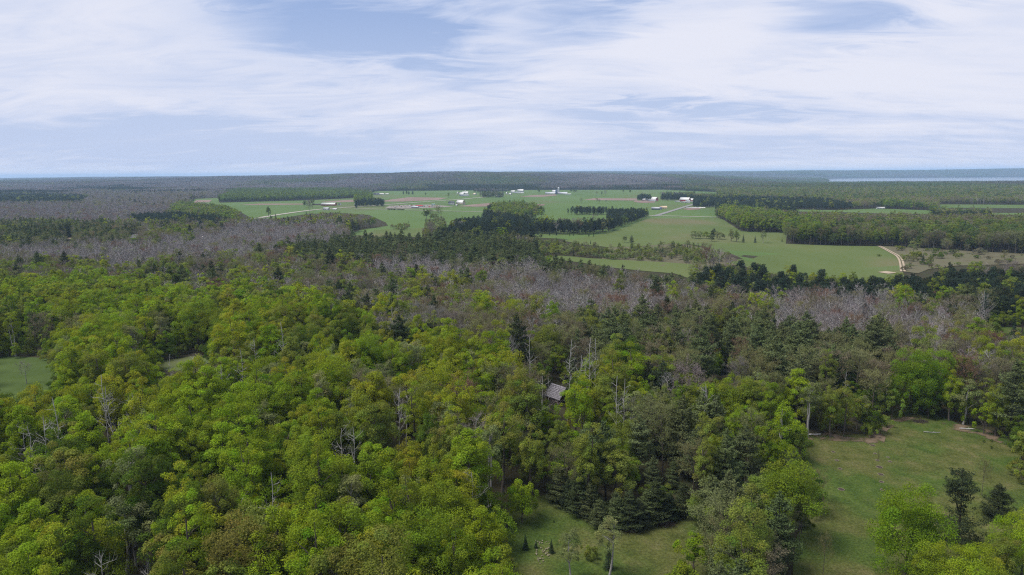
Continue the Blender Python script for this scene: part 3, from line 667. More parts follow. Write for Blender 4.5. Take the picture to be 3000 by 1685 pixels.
road('sand_road', [(2060, 860), (2150, 869), (2250, 876), (2400, 886), (2600, 897), (2700, 901), (2820, 906), (2960, 911), (3080, 915)], 7, M_SAND, .25, 'sandy forest road showing between the bare aspens')
road('sand_patch', [(176, 703), (200, 700), (224, 695)], 10, M_SAND, .25, 'sandy opening among grey aspens', cat='sand')
road('sand_patch', [(2586, 801), (2600, 799.5), (2612, 798)], 9, M_SAND, .4, 'pale sand patch at the lower edge of the olive meadow', cat='sand')
trk = [(2572, 720), (2592, 730), (2612, 741), (2628, 750), (2637, 760), (2642, 775), (2645, 797)]
for off, nm in ((-3, 'left'), (3, 'right')):
    road('wheel_track', [(x + off * (1 + i * .12), y) for i, (x, y) in enumerate(trk)], 1.4, M_SAND, .5, f'{nm} rut of the sandy two-track crossing the heath', cat='track')
# water
def water_mat():
    mt, nt, N, L = new_mat('lake_water'); p = N('ShaderNodeBsdfPrincipled')
    p.inputs['Base Color'].default_value = (.05, .07, .10, 1); p.inputs['Roughness'].default_value = .12; p.inputs['IOR'].default_value = 1.33
    n = N('ShaderNodeTexNoise'); n.inputs['Scale'].default_value = .02; n.inputs['Detail'].default_value = 6
    tc = N('ShaderNodeTexCoord'); L(tc.outputs['Object'], n.inputs['Vector'])
    b = N('ShaderNodeBump'); b.inputs['Strength'].default_value = .25; b.inputs['Distance'].default_value = 2; L(n.outputs[0], b.inputs['Height']); L(b.outputs[0], p.inputs['Normal'])
    o = N('ShaderNodeOutputMaterial'); L(p.outputs[0], o.inputs[0]); return mt
M_WATER = water_mat()
B = MB(); B.add([(1900, 5200, LAKE_Z), (6600, 5200, LAKE_Z), (11500, 10400, LAKE_Z), (3900, 10400, LAKE_Z)], [(0, 1, 2, 3)])
obj('lake', B.mesh('lake', [M_WATER]), kind='structure', label='pale blue lake below the far hills', category='lake')
M_POND = flat_mat('pond_black_water', (.008, .009, .009), .15)
sheet('pond', OP['pond'], M_POND, .15, 'small black pond under the dark bank', 'pond', step=4)
sheet('pond', OP['swamp'], M_POND, .15, 'dark swampy hole among reddish bare trees', 'pond', step=4)
# haze: the air of the whole place
def haze():
    mt, nt, N, L = new_mat('haze_air'); pv = N('ShaderNodeVolumePrincipled')
    pv.inputs['Color'].default_value = (.48, .70, 1.0, 1); pv.inputs['Density'].default_value = 6.0e-5; pv.inputs['Anisotropy'].default_value = 0.0
    o = N('ShaderNodeOutputMaterial'); L(pv.outputs[0], o.inputs['Volume'])
    B = MB(); B.box((0, 15500, 47), (70000, 35000, 182)); obj('haze', B.mesh('haze', [mt]), kind='stuff', label='thin blue haze over the far woods and hills', category='haze')
haze()

# ------------------------------------------------------------------ woods: what grows where
T_ = dict(lime=(0.194, 0.275, 0.018), yellow=(0.226, 0.268, 0.021), mid=(0.156, 0.222, 0.019), olive=(0.168, 0.206, 0.036), dark=(0.084, 0.130, 0.017), bronze=(0.185, 0.182, 0.038), sage=(0.190, 0.224, 0.084),
          spring=(0.135, 0.222, 0.014), grey=(0.188, 0.172, 0.170), greybrown=(0.172, 0.154, 0.142), redbud=(0.170, 0.105, 0.075), brownbud=(0.160, 0.142, 0.090), olivebud=(0.168, 0.176, 0.074),
          pine=(0.088, 0.112, 0.046), pinelight=(0.104, 0.130, 0.052), pinedark=(0.044, 0.058, 0.026), spruce=(0.0244, 0.0464, 0.0244), redpine=(0.0317, 0.0488, 0.0293), fargreen=(0.100, 0.146, 0.038))
MIX = {
 'HG': [('maple', .74, 'mid .27 lime .26 yellow .14 olive .19 dark .08 bronze .03 spring .03'), ('aspen', .10, 'sage .6 lime .4'), ('budding', .12, 'olivebud .70 brownbud .20 redbud .10'), ('bare', .012, 'grey 1'), ('white_pine', .018, 'pine 1')],
 'HB': [('maple', .50, 'mid .35 lime .2 dark .2 olive .25'), ('aspen', .24, 'lime .4 sage .6'), ('budding', .14, 'olivebud .6 brownbud .4'), ('white_pine', .12, 'pine .7 pinelight .3')],
 'WM': [('white_pine', .30, 'pine .55 pinelight .45'), ('maple', .26, 'olive .6 mid .4'), ('budding', .22, 'olivebud .85 brownbud .15'), ('aspen', .15, 'sage .7 lime .3'), ('spruce', .05, 'spruce 1')],
 'MX': [('budding', .50, 'brownbud .34 olivebud .42 redbud .08 greybrown .16'), ('maple', .17, 'olive .6 mid .2 yellow .2'), ('bare', .24, 'grey .6 greybrown .4'), ('white_pine', .13, 'pine .6 pinedark .4'), ('spruce', .08, 'spruce 1')],
 'WP': [('white_pine', .52, 'pine .45 pinelight .55'), ('budding', .28, 'olivebud .66 brownbud .28 redbud .06'), ('maple', .09, 'olive 1'), ('bare', .07, 'grey 1'), ('spruce', .04, 'spruce 1')],
 'BA': [('bare', .86, 'grey .8 greybrown .2'), ('budding', .08, 'redbud .4 brownbud .3 olivebud .3'), ('aspen', .03, 'sage 1'), ('spruce', .03, 'spruce 1')],
 'BR': [('bare', .52, 'grey .7 greybrown .3'), ('budding', .34, 'redbud .20 brownbud .35 greybrown .20 olivebud .25'), ('maple', .08, 'olive .5 yellow .5'), ('white_pine', .06, 'pinedark 1')],
 'RD': [('budding', .70, 'redbud .22 brownbud .38 greybrown .4'), ('bare', .1, 'greybrown 1'), ('spruce', .2, 'spruce 1')],
 'RP': [('red_pine', .97, 'redpine .8 pinedark .2'), ('maple', .03, 'olive 1')],
 'JP': [('red_pine', .52, 'pine .7 pinelight .3'), ('white_pine', .33, 'pine .6 pinelight .4'), ('budding', .15, 'olivebud .6 brownbud .4')],
 'PL': [('maple', .34, 'olive .5 yellow .3 sage .2'), ('aspen', .20, 'sage .5 lime .5'), ('red_pine', .30, 'redpine 1')],
 'FW': [('maple', .74, 'fargreen .35 mid .30 olive .35'), ('budding', .30, 'brownbud .5 olivebud .5')],
 'FX': [('budding', .36, 'brownbud .55 olivebud .45'), ('maple', .54, 'fargreen .6 olive .4'), ('bare', .10, 'grey 1')],
 'FB': [('budding', .62, 'brownbud .6 olivebud .4'), ('maple', .2, 'olive 1'), ('bare', .18, 'grey 1')],
 'SC': [('bush', .52, 'olive .4 sage .6'), ('maple', .16, 'sage .6 olive .4'), ('budding', .16, 'brownbud .6 olivebud .4'), ('spruce', .06, 'spruce 1'), ('white_pine', .10, 'pine 1')],
 'FG': [('maple', 1., 'fargreen .7 mid .3')],
 'FM': [('budding', .45, 'greybrown .4 olivebud .4 brownbud .2'), ('maple', .22, 'fargreen 1'), ('bare', .18, 'grey 1'), ('white_pine', .15, 'pinedark 1')],
 'FR': [('budding', .42, 'brownbud .5 olivebud .5'), ('maple', .46, 'fargreen .6 olive .4'), ('white_pine', .12, 'pinedark 1')],
 'FA': [('bare', .70, 'grey .75 greybrown .25'), ('budding', .18, 'brownbud .5 olivebud .5'), ('white_pine', .12, 'pinedark 1')],
}
WHERE = {'HG': 'in the leafy hardwood canopy', 'HB': 'in the belt behind the mown clearing', 'WM': 'in the pine wood between the clearings', 'MX': 'in the brownish mixed wood',
         'WP': 'in the pine belt below the bare aspens', 'BA': 'in a grey leafless aspen stand', 'BR': 'among reddish trees below the glade', 'RD': 'by the dark swampy hole', 'RP': 'in a dark pine plantation', 'JP': 'in the pine wood below the hay strip',
         'PL': 'in the pine belt below the olive meadow', 'FW': 'in the wood beside the meadow', 'FX': 'in the mixed wood behind the heath', 'FB': 'along the wood edge behind the heath', 'SC': 'in the open scrub around the glade', 'FG': 'in the green woodlot behind the red barn',
         'FM': 'in the far mixed forest', 'FR': 'in the far forest before the lake', 'FA': 'in the far grey aspen forest'}
Z = [  # (zone, polygon in photo pixels at crown height); later ones win
 ('FM', box(-400, 400, 3400, 560)), ('FR', [(2000, 500), (3400, 500), (3400, 620), (2250, 610), (2000, 575)]), ('FB', [(2420, 582), (2700, 572), (3400, 578), (3400, 604), (2748, 602), (2700, 615), (2420, 600)]),
 ('FA', [(-400, 528), (300, 545), (700, 530), (1100, 545), (900, 553), (640, 560), (560, 582), (500, 640), (-400, 650)]), ('RP', [(-400, 562), (120, 560), (262, 566), (240, 584), (-400, 588)]), ('RP', [(290, 551), (440, 551), (440, 558), (300, 558)]),
 ('MX', box(-400, 636, 3400, 1300)), ('FG', [(640, 568), (700, 553), (1000, 552), (1090, 560), (1092, 580), (900, 590), (640, 597)]), ('RP', [(550, 574), (640, 565), (645, 580), (560, 584)]),
 ('FW', [(490, 600), (520, 586), (640, 585), (700, 600), (704, 622), (600, 620), (490, 615)]), ('RP', [(355, 614), (480, 610), (640, 620), (680, 640), (640, 655), (420, 650)]), ('BA', [(-400, 590), (360, 596), (500, 594), (492, 612), (356, 618), (380, 640), (-400, 648)]),
 ('WP', [(-400, 645), (150, 640), (375, 648), (370, 690), (220, 702), (-400, 708)]), ('MX', [(375, 648), (570, 645), (640, 655), (560, 690), (380, 700)]),
 ('BA', [(-400, 702), (220, 706), (340, 690), (400, 705), (600, 668), (680, 655), (750, 640), (860, 645), (1000, 642), (1075, 655), (1065, 680), (900, 710), (760, 715), (700, 745), (400, 752), (-400, 766)]),
 ('MX', [(860, 640), (900, 620), (1000, 618), (1080, 626), (1140, 655), (1070, 672), (1000, 650)]),
 ('JP', [(830, 715), (900, 695), (1060, 686), (1300, 684), (1560, 700), (1580, 730), (1585, 755), (1400, 758), (1200, 748), (1080, 752), (880, 742)]),
 ('SC', [(1560, 695), (1700, 702), (1990, 704), (2140, 740), (2190, 768), (2060, 782), (2030, 775), (1700, 756), (1575, 752)]),
 ('BA', [(1090, 750), (1180, 740), (1260, 748), (1420, 764), (1600, 760), (1560, 800), (1250, 795), (1110, 790)]), ('BR', [(1380, 775), (1600, 760), (1720, 775), (1800, 790), (1990, 805), (2050, 830), (2090, 900), (1900, 905), (1640, 890), (1460, 880), (1390, 830)]),
 ('BA', [(1520, 830), (1700, 815), (1900, 850), (1960, 890), (1800, 900), (1560, 880)]), ('JP', [(1590, 768), (1680, 764), (1810, 784), (1800, 800), (1690, 792), (1600, 785)]), ('JP', [(1890, 800), (1960, 795), (2010, 815), (1980, 830), (1900, 825)]),
 ('PL', [(2030, 800), (2060, 770), (2180, 758), (2300, 766), (2640, 792), (2700, 800), (2640, 830), (2400, 830), (2240, 850), (2060, 850)]), ('RP', [(2210, 805), (2500, 812), (2650, 800), (2720, 782), (2850, 775), (3400, 770), (3400, 850), (2900, 856), (2650, 850), (2400, 832), (2250, 838)]),
 ('BA', [(2230, 858), (2400, 832), (2630, 832), (2640, 880), (2580, 950), (2420, 955), (2280, 930)]), ('BA', [(2640, 888), (2800, 890), (2815, 980), (2700, 995), (2650, 960)]),
 ('WP', [(1640, 890), (1960, 905), (2100, 905), (2260, 935), (2420, 955), (2640, 960), (2640, 1055), (2400, 1060), (2100, 1070), (1900, 1040), (1760, 990), (1640, 960)]), ('RD', [(1250, 900), (1300, 870), (1330, 900), (1310, 935), (1255, 940)]), ('RD', [(2060, 1040), (2160, 1020), (2210, 1060), (2160, 1095), (2080, 1100)]),
 ('MX', [(2640, 985), (2900, 990), (3400, 980), (3400, 1060), (2640, 1060)]), ('MX', [(-400, 755), (750, 752), (820, 790), (820, 850), (500, 830), (-400, 796)]),
 ('FX', [(2300, 605), (2500, 625), (2700, 626), (3400, 625), (3400, 710), (2800, 706), (2500, 700), (2300, 690)]), ('FW', [(2096, 600), (2130, 592), (2300, 605), (2395, 625), (2400, 690), (2300, 690), (2100, 642)]), ('FB', [(2300, 700), (2500, 700), (2800, 706), (3400, 712), (3400, 745), (2740, 735), (2300, 722)]), ('FB', [(2240, 590), (2340, 588), (2450, 598), (2460, 625), (2300, 622)]), ('FB', [(2390, 625), (2500, 620), (3400, 628), (3400, 648), (2500, 648), (2400, 655)]),
 ('RP', [(2060, 575), (2150, 566), (2300, 570), (2420, 573), (2500, 585), (2502, 615), (2250, 612), (2060, 608)]), ('FG', [(2500, 600), (2600, 578), (2740, 590), (2746, 612), (2560, 612)]), ('RP', [(2705, 624), (2710, 610), (3400, 612), (3400, 627)]),
 ('WP', [(2740, 715), (2830, 712), (2900, 718), (2930, 748), (2760, 742)]),
 ('HG', [(-400, 796), (250, 800), (430, 806), (600, 832), (800, 850), (930, 868), (1000, 890), (1080, 916), (1180, 955), (1260, 962), (1330, 950), (1400, 975), (1500, 1012), (1580, 985), (1680, 998), (1800, 1008), (1890, 1050), (1905, 1110), (1800, 1150), (1640, 1190), (1500, 1240), (1490, 1300), (1540, 1400), (1520, 1800), (-400, 1800)]),
 ('HB', [(1890, 1070), (2100, 1100), (2250, 1065), (2500, 1060), (3400, 1060), (3400, 1300), (2600, 1290), (2340, 1270), (2280, 1200), (1900, 1160), (1780, 1180), (1700, 1170), (1860, 1120)]),
 ('WM', [(1440, 1260), (1640, 1190), (1800, 1150), (1900, 1140), (2280, 1190), (2400, 1290), (2440, 1480), (2360, 1800), (1900, 1800), (2050, 1500), (1700, 1500), (1560, 1480), (1500, 1400)]), ('HG', [(2680, 1560), (3400, 1500), (3400, 1800), (2560, 1800)]), ('HB', [(2950, 1290), (3400, 1290), (3400, 1500), (3000, 1480)]),
 ('RP', ISL[0]), ('WP', ISL[1]), ('JP', ISL[2]), ('RP', ISL[3]), ('FW', [(1450, 590), (1520, 584), (1562, 592), (1605, 604), (1600, 618), (1440, 612)]), ('RP', ISL[4]), ('RP', ISL[5]), ('SC', ISL[6]), ('SC', ISL[7]), ('RP', ISL[8]), ('RP', ISL[9]), ('RP', ISL[10]), ('JP', ISL[11]), ('FW', ISL[12]), ('FW', [(1800, 640), (1845, 622), (1850, 655), (1810, 668)]), ('JP', ISL[13]), ('FG', ISL[14]),
]
ZN = [z[0] for z in Z]
def zone_of(px, py):
    r = np.full(np.shape(px), -1)
    for i, (_, pl) in enumerate(Z): r[inpoly(px, py, pl)] = i
    return r
def parse(s):
    t = s.split(); return [t[i] for i in range(0, len(t), 2)], np.array([float(t[i]) for i in range(1, len(t), 2)])
MIXP = {k: ([e[0] for e in v], np.array([e[1] for e in v]) / sum(e[1] for e in v), [parse(e[2]) for e in v]) for k, v in MIX.items()}
def grid(y0, y1, s, tmax=.80, pad=25):
    ys = np.arange(y0, y1, s * .866); P = []
    for i, y in enumerate(ys):
        w = tmax * y + pad; xs = np.arange(-w, w, s) + (s / 2 if i % 2 else 0); P.append(np.stack([xs, np.full(len(xs), y)], 1))
    P = np.concatenate(P); return P + rng.uniform(-.36, .36, P.shape) * s
TR = []   # trees: dict arrays
def open_hit(px, py):
    r = np.zeros(np.shape(px), bool)
    for k, pl in OP.items(): r |= inpoly(px, py, pl)
    isl = np.zeros(np.shape(px), bool)
    for pl in ISL: isl |= inpoly(px, py, pl)
    return r & ~isl
NEAR_OPEN = ['lawn', 'glen', 'west_lawn', 'cabin_gap', 'pond', 'snag_gap', 'grass_gap']
for (y0, y1, s) in ((70, 330, 5.6), (330, 900, 5.9), (900, 1500, 7.0), (1500, 2750, 8.6)):
    P = grid(y0, y1, s); x, y = P[:, 0], P[:, 1]; z = terrain(x, y)
    n = len(P); base = np.stack([x, y, z], 1); bx, by = proj(base); cx, cyy = proj(base + (0, 0, 16.8)); tx, ty = proj(base + (0, 0, 16.5))
    J = 15.0 if y0 < 900 else 4.0
    zi = zone_of(cx + rng.normal(0, J, n), cyy + rng.normal(0, J * .45, n)); lx, ly = proj(base + (0, 0, 2.0)); l5x, l5y = proj(base + (0, 0, 6.0)); zl = zone_of(lx, ly)
    scr = np.array([zn >= 0 and ZN[zn] == 'SC' for zn in zl])
    inv = (tx > -160) & (tx < 3160) & (ty < 1820)
    ob = open_hit(bx, by)
    ok_low = inv & ~ob & ~open_hit(l5x, l5y) & ~open_hit(lx, ly)
    hf = 1.0 if y0 < 900 else .85
    ok = (zi >= 0) & inv & ~scr & ~ob
    for hh in (3, 6, 9, 12, 14.5, 16.5):
        hx, hy = proj(base + (0, 0, hh * hf)); ok &= ~open_hit(hx, hy)
    edge = np.zeros(n, bool)
    if y0 < 1000:
        rpx = 3.6 * FPX / np.maximum(y, 60); okl2 = ok_low.copy(); ok0 = ok.copy()
        for k in NEAR_OPEN:
            for hh, rr in ((0, .7), (4, .8), (7, 1), (10, 1), (13, .9), (15.5, .6)) if k != 'cabin_gap' else ((0, .5), (4, .6), (7, .7), (10, .7), (13, .6), (15.5, .4)):
                hx, hy = proj(base + (0, 0, hh))
                for sx in (-1, 0, 1): ok &= ~inpoly(hx + sx * rpx * rr, hy, OP[k])
            for sx in (-1, 1):
                okl2 &= ~inpoly(l5x + sx * rpx * .6, l5y, OP[k])
            for ax, ay in ((-9, 0), (9, 0), (0, -9), (0, -18), (0, -26), (0, 8)):
                ex, ey = proj(base + (ax, ay, 0)); edge |= inpoly(ex, ey, OP[k])
        edge = (edge | (ok0 & ~ok)) & okl2
    for pl in ROADGAPS:
        h_ = inpoly(tx, ty, pl) | inpoly(cx, cyy, pl) | inpoly(bx, by, pl); ok &= ~h_; ok_low &= ~h_; edge &= ~h_
    sel = np.nonzero(ok | (scr & ok_low) | edge)[0]
    for i in sel:
        if scr[i]: zn = 'SC'
        elif zi[i] < 0: continue
        else: zn = ZN[zi[i]]
        if zn == 'SC' and rng.random() < .30: continue
        if edge[i] and zn != 'SC' and (not ok[i] or rng.random() < .72):
            if rng.random() < .25: TR.append(('white_pine' if zn == 'WM' else 'bush', 'pine' if zn == 'WM' else 'olive', zn, x[i], y[i], z[i], rng.uniform(.35, .5) if zn == 'WM' else rng.uniform(.8, 1.2), y[i]))
            else: TR.append(('sapling', ['mid', 'olive', 'lime', 'dark'][rng.integers(4)], zn, x[i], y[i], z[i], rng.uniform(.7, 1.2), y[i]))
            continue
        if not ok[i] and zn != 'SC': continue
        ks, w, tn = MIXP[zn]
        u = (rng.random() * .72 + .28 * (.5 + .5 * math.sin(x[i] * .043 + 1.7 * math.sin(y[i] * .031) + zi[i]) * math.cos(y[i] * .037))) if zn not in ('BA', 'RP') else rng.random()
        kk = int(np.searchsorted(np.cumsum(w), min(u, .999))); kk = min(kk, len(ks) - 1); kind = ks[kk]; names, tw = tn[kk]
        tint = names[min(int(np.searchsorted(np.cumsum(tw / tw.sum()), (rng.random() * .55 + .45 * (.5 + .5 * math.sin(x[i] * .055 + 2.1 * math.sin(y[i] * .043 + 1.0)))) if zn == 'HG' else rng.random())), len(names) - 1)]
        sc = rng.uniform(.80, 1.12)
        if kind == 'maple' and zn != 'SC':
            if s < 6.2 and rng.random() < .08: continue
            sc = rng.uniform(.66, 1.16)
        if zn == 'HG' and y[i] < 600 and rng.random() < .06: kind = 'sapling'; sc = rng.uniform(.9, 1.3)
        if kind in ('budding',) and zn in ('HG',): sc *= .92
        if kind == 'white_pine' and zn == 'WM': sc *= rng.uniform(.65, 1.05)
        if zn == 'SC': sc *= (1.1 if kind == 'bush' else .40)
        if zn in ('HB', 'WM') and kind in ('maple', 'aspen', 'budding'): sc *= .88
        if zn == 'PL' and kind != 'red_pine': sc *= .75
        if kind == 'red_pine' and zn == 'RP': sc *= .93
        if y[i] >= 900: sc *= .84
        TR.append((kind, tint, zn, x[i], y[i], z[i], sc, y[i]))
EXTRA = []   # single trees seen standing on their own: kind, tint, px, py(base), height m, name, label, group
def extra(kind, tint, px, py, h, label, name=None, group=None, wide=1.0, var=None):
    p = unproj(px, py); EXTRA.append((kind, tint, p, h / BASE_H[kind], label, name, group, wide, var))

# ---- single trees
extra('maple', 'spring', 2655, 1712, 17, 'bright lime green maple standing alone beside the teal-roofed house', 'maple_tree', var=6, wide=1.0)
extra('white_pine', 'pinedark', 2805, 1604, 15.5, 'tall dark pine with a bare middle trunk in the mown clearing', 'pine_tree', var=4)
extra('white_pine', 'pinedark', 2921, 1520, 9.0, 'broad low dark pine in the mown clearing', 'pine_tree', var=3, wide=1.45)
extra('budding', 'olivebud', 2876, 1452, 8.5, 'thin half-leafed tree behind the broad low pine', 'birch_tree', var=1, wide=.7)
extra('budding', 'olivebud', 2396, 1470, 8.0, 'dark double-stemmed thin tree leaning at the edge of the mown clearing', 'ash_tree', var=3, wide=.9)
extra('budding', 'olivebud', 2340, 1600, 9.0, 'thin pale-leafed tree with black trunk near the clearing corner', 'ash_tree', var=1, wide=.8)
extra('budding', 'olivebud', 2410, 1690, 7.5, 'slim olive sapling at the foot of the mown clearing', 'ash_tree', var=0, wide=.6)
extra('bush', 'mid', 2556, 1270, 3.4, 'round dark green bush at the litter edge of the clearing', 'bush', var=0)
extra('aspen', 'sage', 2528, 1258, 11, 'pale green slender birch above the round dark bush', 'birch_tree', var=1)
extra('aspen', 'sage', 1672, 1705, 11.0, 'pale olive willow at the foot of the small clearing, taller of two', 'willow_tree', var=1)
extra('aspen', 'sage', 1785, 1690, 12.0, 'pale olive willow at the foot of the small clearing with a dark young spruce inside', 'willow_tree', var=0)
extra('spruce', 'spruce', 1782, 1668, 6, 'young dark spruce inside the pale willow', 'spruce_tree', var=1)
extra('bush', 'olive', 1730, 1640, 2.6, 'low olive shrub between the two pale willows', 'bush')
for i, (px, py, h) in enumerate(((1616, 1622, 2.6), (1570, 1608, 1.8), (1540, 1612, 3.0), (1623, 1532, .8))):
    extra('spruce', 'spruce', px, py, h, ['knee-high squat young spruce among the pale stones', 'tiny young spruce beside the pale stones', 'dark young spruce at the wood edge by the pale stones', 'very small dark seedling in the upper grass of the small clearing'][i], 'spruce_seedling', None, 1.4)
for i, (px, py) in enumerate(((2882, 1298), (2905, 1296), (2904, 1316))):
    extra('bush', 'dark', px, py, .9, 'small dark seedling at the far corner of the mown clearing', 'seedling', 'seedlings in the far corner of the mown clearing', .6)
dp = [(1755, 1545), (1735, 1520), (1700, 1508), (1810, 1548), (1845, 1552), (1875, 1548), (1895, 1535), (1920, 1530), (1668, 1490), (1640, 1475), (1960, 1522), (2000, 1512)]
for i, (px, py) in enumerate(dp):
    extra('white_pine', 'pinedark' if i % 3 else 'pine', px, py, 7.0 + (i * 37 % 5) * .9, 'low dark pine with branches to the ground edging the small clearing', 'pine_tree', 'low dark pines edging the small clearing', 1.25, 3)
for i, (px, py, h) in enumerate(((2075, 1560, 13), (2110, 1640, 12), (2200, 1700, 11))):
    extra('white_pine', 'pinelight', px, py, h, ['silvery green broad pine overhanging the small clearing', 'bushy pine below the silvery broad pine', 'pale pine by the lower frame of the wood between clearings'][i], 'pine_tree', None, 1.2, 1)
def at_top(px, py, h):
    d = Fv + Rv * (px - 1500) / FPX - Uv * (py - 842.5) / FPX; z = h
    for _ in range(12):
        q = (z - CAM_H) / d[2]; z = .5 * z + .5 * (float(terrain(d[0] * q, d[1] * q)) + h)
    q = (z - CAM_H) / d[2]; return np.array([d[0] * q, d[1] * q, float(terrain(d[0] * q, d[1] * q))])
DEADS = [(93, 1207, 20, 1), (119, 1218, 19, 0), (44, 1226, 18, 1), (172, 1206, 20, 2), (317, 1130, 20, 0), (297, 1136, 19, 2), (373, 1154, 18, 1), (384, 1154, 18, 0), (335, 1197, 18, 1), (533, 1034, 15, 1), (556, 1037, 14, 0), (591, 1017, 15, 1), (492, 1060, 14, 2), (713, 1049, 18, 2), (652, 1069, 17, 0), (748, 991, 18, 0), (809, 1005, 18, 1), (830, 976, 20, 2), (798, 1424, 17, 2), (285, 1614, 15, 0), (984, 1218, 18, 1), (1031, 1253, 17, 0), (1398, 1340, 19, 1), (1156, 1171, 18, 2),
         (1663, 1026, 21, 2), (1698, 1040, 20, 0), (1721, 1020, 20, 2), (1745, 1025, 20, 2), (1587, 1104, 17, 0), (1640, 1140, 10, 1), (1612, 1128, 12, 2), (1803, 1136, 18, 2), (1830, 1140, 17, 2), (2076, 1113, 18, 1), (2068, 1125, 17, 0), (1549, 1017, 18, 2), (1190, 900, 17, 0), (1362, 905, 17, 2), (1570, 900, 18, 0), (1640, 870, 18, 1), (2420, 870, 18, 2), (2745, 905, 18, 0), (2890, 870, 18, 2), (425, 1660, 12, 0)]
CLEAR = []
for px, pb, pt, v in ((2470, 1212, 1107, 2), (2586, 1206, 1087, 1), (2801, 1196, 1101, 1), (2815, 1196, 1108, 0)):
    p = unproj(px, pb); h = 5.
    while proj(p + (0, 0, h))[1] > pt: h += .25
    EXTRA.append(('dead', 'grey', p, h / BASE_H['dead'], 'white forked birch in the green belt behind the mown clearing', 'dead_tree', 'white forked birches behind the mown clearing', .8, v))
for px, py, h, v in DEADS:
    if py < 950: lb, g = 'pale dead stem standing among the leafless aspens', 'dead stems among the aspens'
    elif px < 400 and py < 1300: lb, g = 'bleached dead tree with crooked white limbs among the western hardwoods', 'dead trees among the western hardwoods'
    elif px < 850: lb, g = 'bleached dead snag near the pale grassy gap', 'dead snags near the grassy gap'
    elif 1560 < px < 1700: lb, g = 'pale crooked dead birch beside the grey shingled cabin', 'dead birches beside the cabin'
    elif 1690 < px < 1860: lb, g = 'slim white birch stem standing out in the green wood behind the cabin', 'white birch stems behind the cabin'
    elif px > 2000: lb, g = 'white forked birch in the green belt behind the mown clearing', 'white forked birches behind the mown clearing'
    else: lb, g = 'pale bare snag rising between leafy hardwoods', 'pale snags between the hardwoods'
    p = at_top(px, py, h); EXTRA.append(('dead', 'grey', p, h / BASE_H['dead'], lb, 'dead_tree', g, .85, v)); CLEAR.append((p[0], p[1]))
p = at_top(1187, 1138, 15); EXTRA.append(('bare', 'grey', p, 15 / BASE_H['bare'], 'grey leafless round-crowned tree among green hardwoods', 'bare_tree', None, 1.35, 2)); CLEAR.append((p[0], p[1])); CLEAR.append((p[0], p[1] - 6))
p = at_top(1392, 1206, 17); EXTRA.append(('bare', 'greybrown', p, 1, 'thin twiggy leafless tree at the edge of the hardwoods', 'bare_tree', None, 1.2, 3)); CLEAR.append((p[0], p[1]))
extra('bare', 'greybrown', 385, 1110, 13, 'dull brown leafless tree before the dark hardwood wall', 'bare_tree', None, 1.2, 3)
extra('bare', 'greybrown', 78, 1125, 8, 'small bare tree in the dark green meadow', 'bare_tree', None, 1.3, 2)
extra('maple', 'yellow', 2404, 1085, 13, 'bright yellow green round maple among the dark pines', 'maple_tree', None, 1.0, 6)
extra('maple', 'spring', 2715, 1215, 19, 'vivid green full maple in the belt behind the mown clearing', 'maple_tree', None, .85, 6)
extra('maple', 'mid', 2660, 1215, 19, 'dark green full maple beside the vivid green one behind the mown clearing', 'maple_tree', None, .8, 6)
for i, (px, py, h, tn) in enumerate(((2745, 1800, 12, 'lime'), (2870, 1815, 12, 'yellow'), (2930, 1760, 11.5, 'olive'), (2985, 1720, 12, 'lime'), (3040, 1650, 12, 'yellow'), (3070, 1590, 12, 'yellow'), (2840, 1870, 14, 'lime'))):
    extra('maple', tn, px, py, h, 'leafy yellow-green maple overhanging the teal-roofed house', 'maple_tree', 'maples around the teal-roofed house', 1.0, [6, 2, 0][i % 3])
# trees standing on the farmland
for px, py, h, kd, tn in ((787, 634, 17, 'maple', 'dark'), (893, 609, 16, 'maple', 'dark'), (904, 613, 19, 'budding', 'olivebud'), (916, 609, 20, 'maple', 'dark'), (908, 622, 22, 'budding', 'greybrown'), (808, 642, 9, 'spruce', 'spruce'), (1182, 572, 13, 'white_pine', 'pinedark'), (1191, 571, 15, 'white_pine', 'pinedark'), (1198, 571, 14, 'white_pine', 'pinedark'), (1209, 570, 16, 'white_pine', 'pinedark'), (1247, 576, 13, 'maple', 'dark'),
                          (1250, 645, 18, 'maple', 'dark'), (1262, 643, 16, 'budding', 'olivebud'), (1270, 642, 9, 'bush', 'olive'), (1284, 651, 22, 'budding', 'olivebud'), (1748, 574, 13, 'budding', 'olivebud'), (1763, 575, 14, 'maple', 'dark'), (1774, 574, 18, 'budding', 'greybrown'), (1703, 597, 12, 'budding', 'olivebud'), (1749, 597, 13, 'budding', 'olivebud'), (1756, 597, 10, 'budding', 'greybrown'), (1776, 597, 9, 'budding', 'olivebud'), (1579, 570, 20, 'maple', 'dark'), (1826, 567, 13, 'maple', 'dark'), (1846, 566, 12, 'maple', 'dark'), (1674, 562, 9, 'bush', 'dark'), (1684, 564, 11, 'bush', 'dark')):
    extra(kd, tn, px, py, h, {'maple': 'dark rounded tree alone on the pale farmland', 'budding': 'thin half-leafed tree alone on the pale farmland', 'spruce': 'small dark spruce by the start of the farm lane', 'white_pine': 'dark pine in the short row on the far farmland', 'bush': 'low bush alone on the pale farmland'}[kd],
          {'maple': 'field_tree', 'budding': 'field_tree', 'spruce': 'spruce_tree', 'white_pine': 'pine_tree', 'bush': 'bush'}[kd], 'lone ' + kd.replace('_', ' ') + 's on the farmland', 1.1)
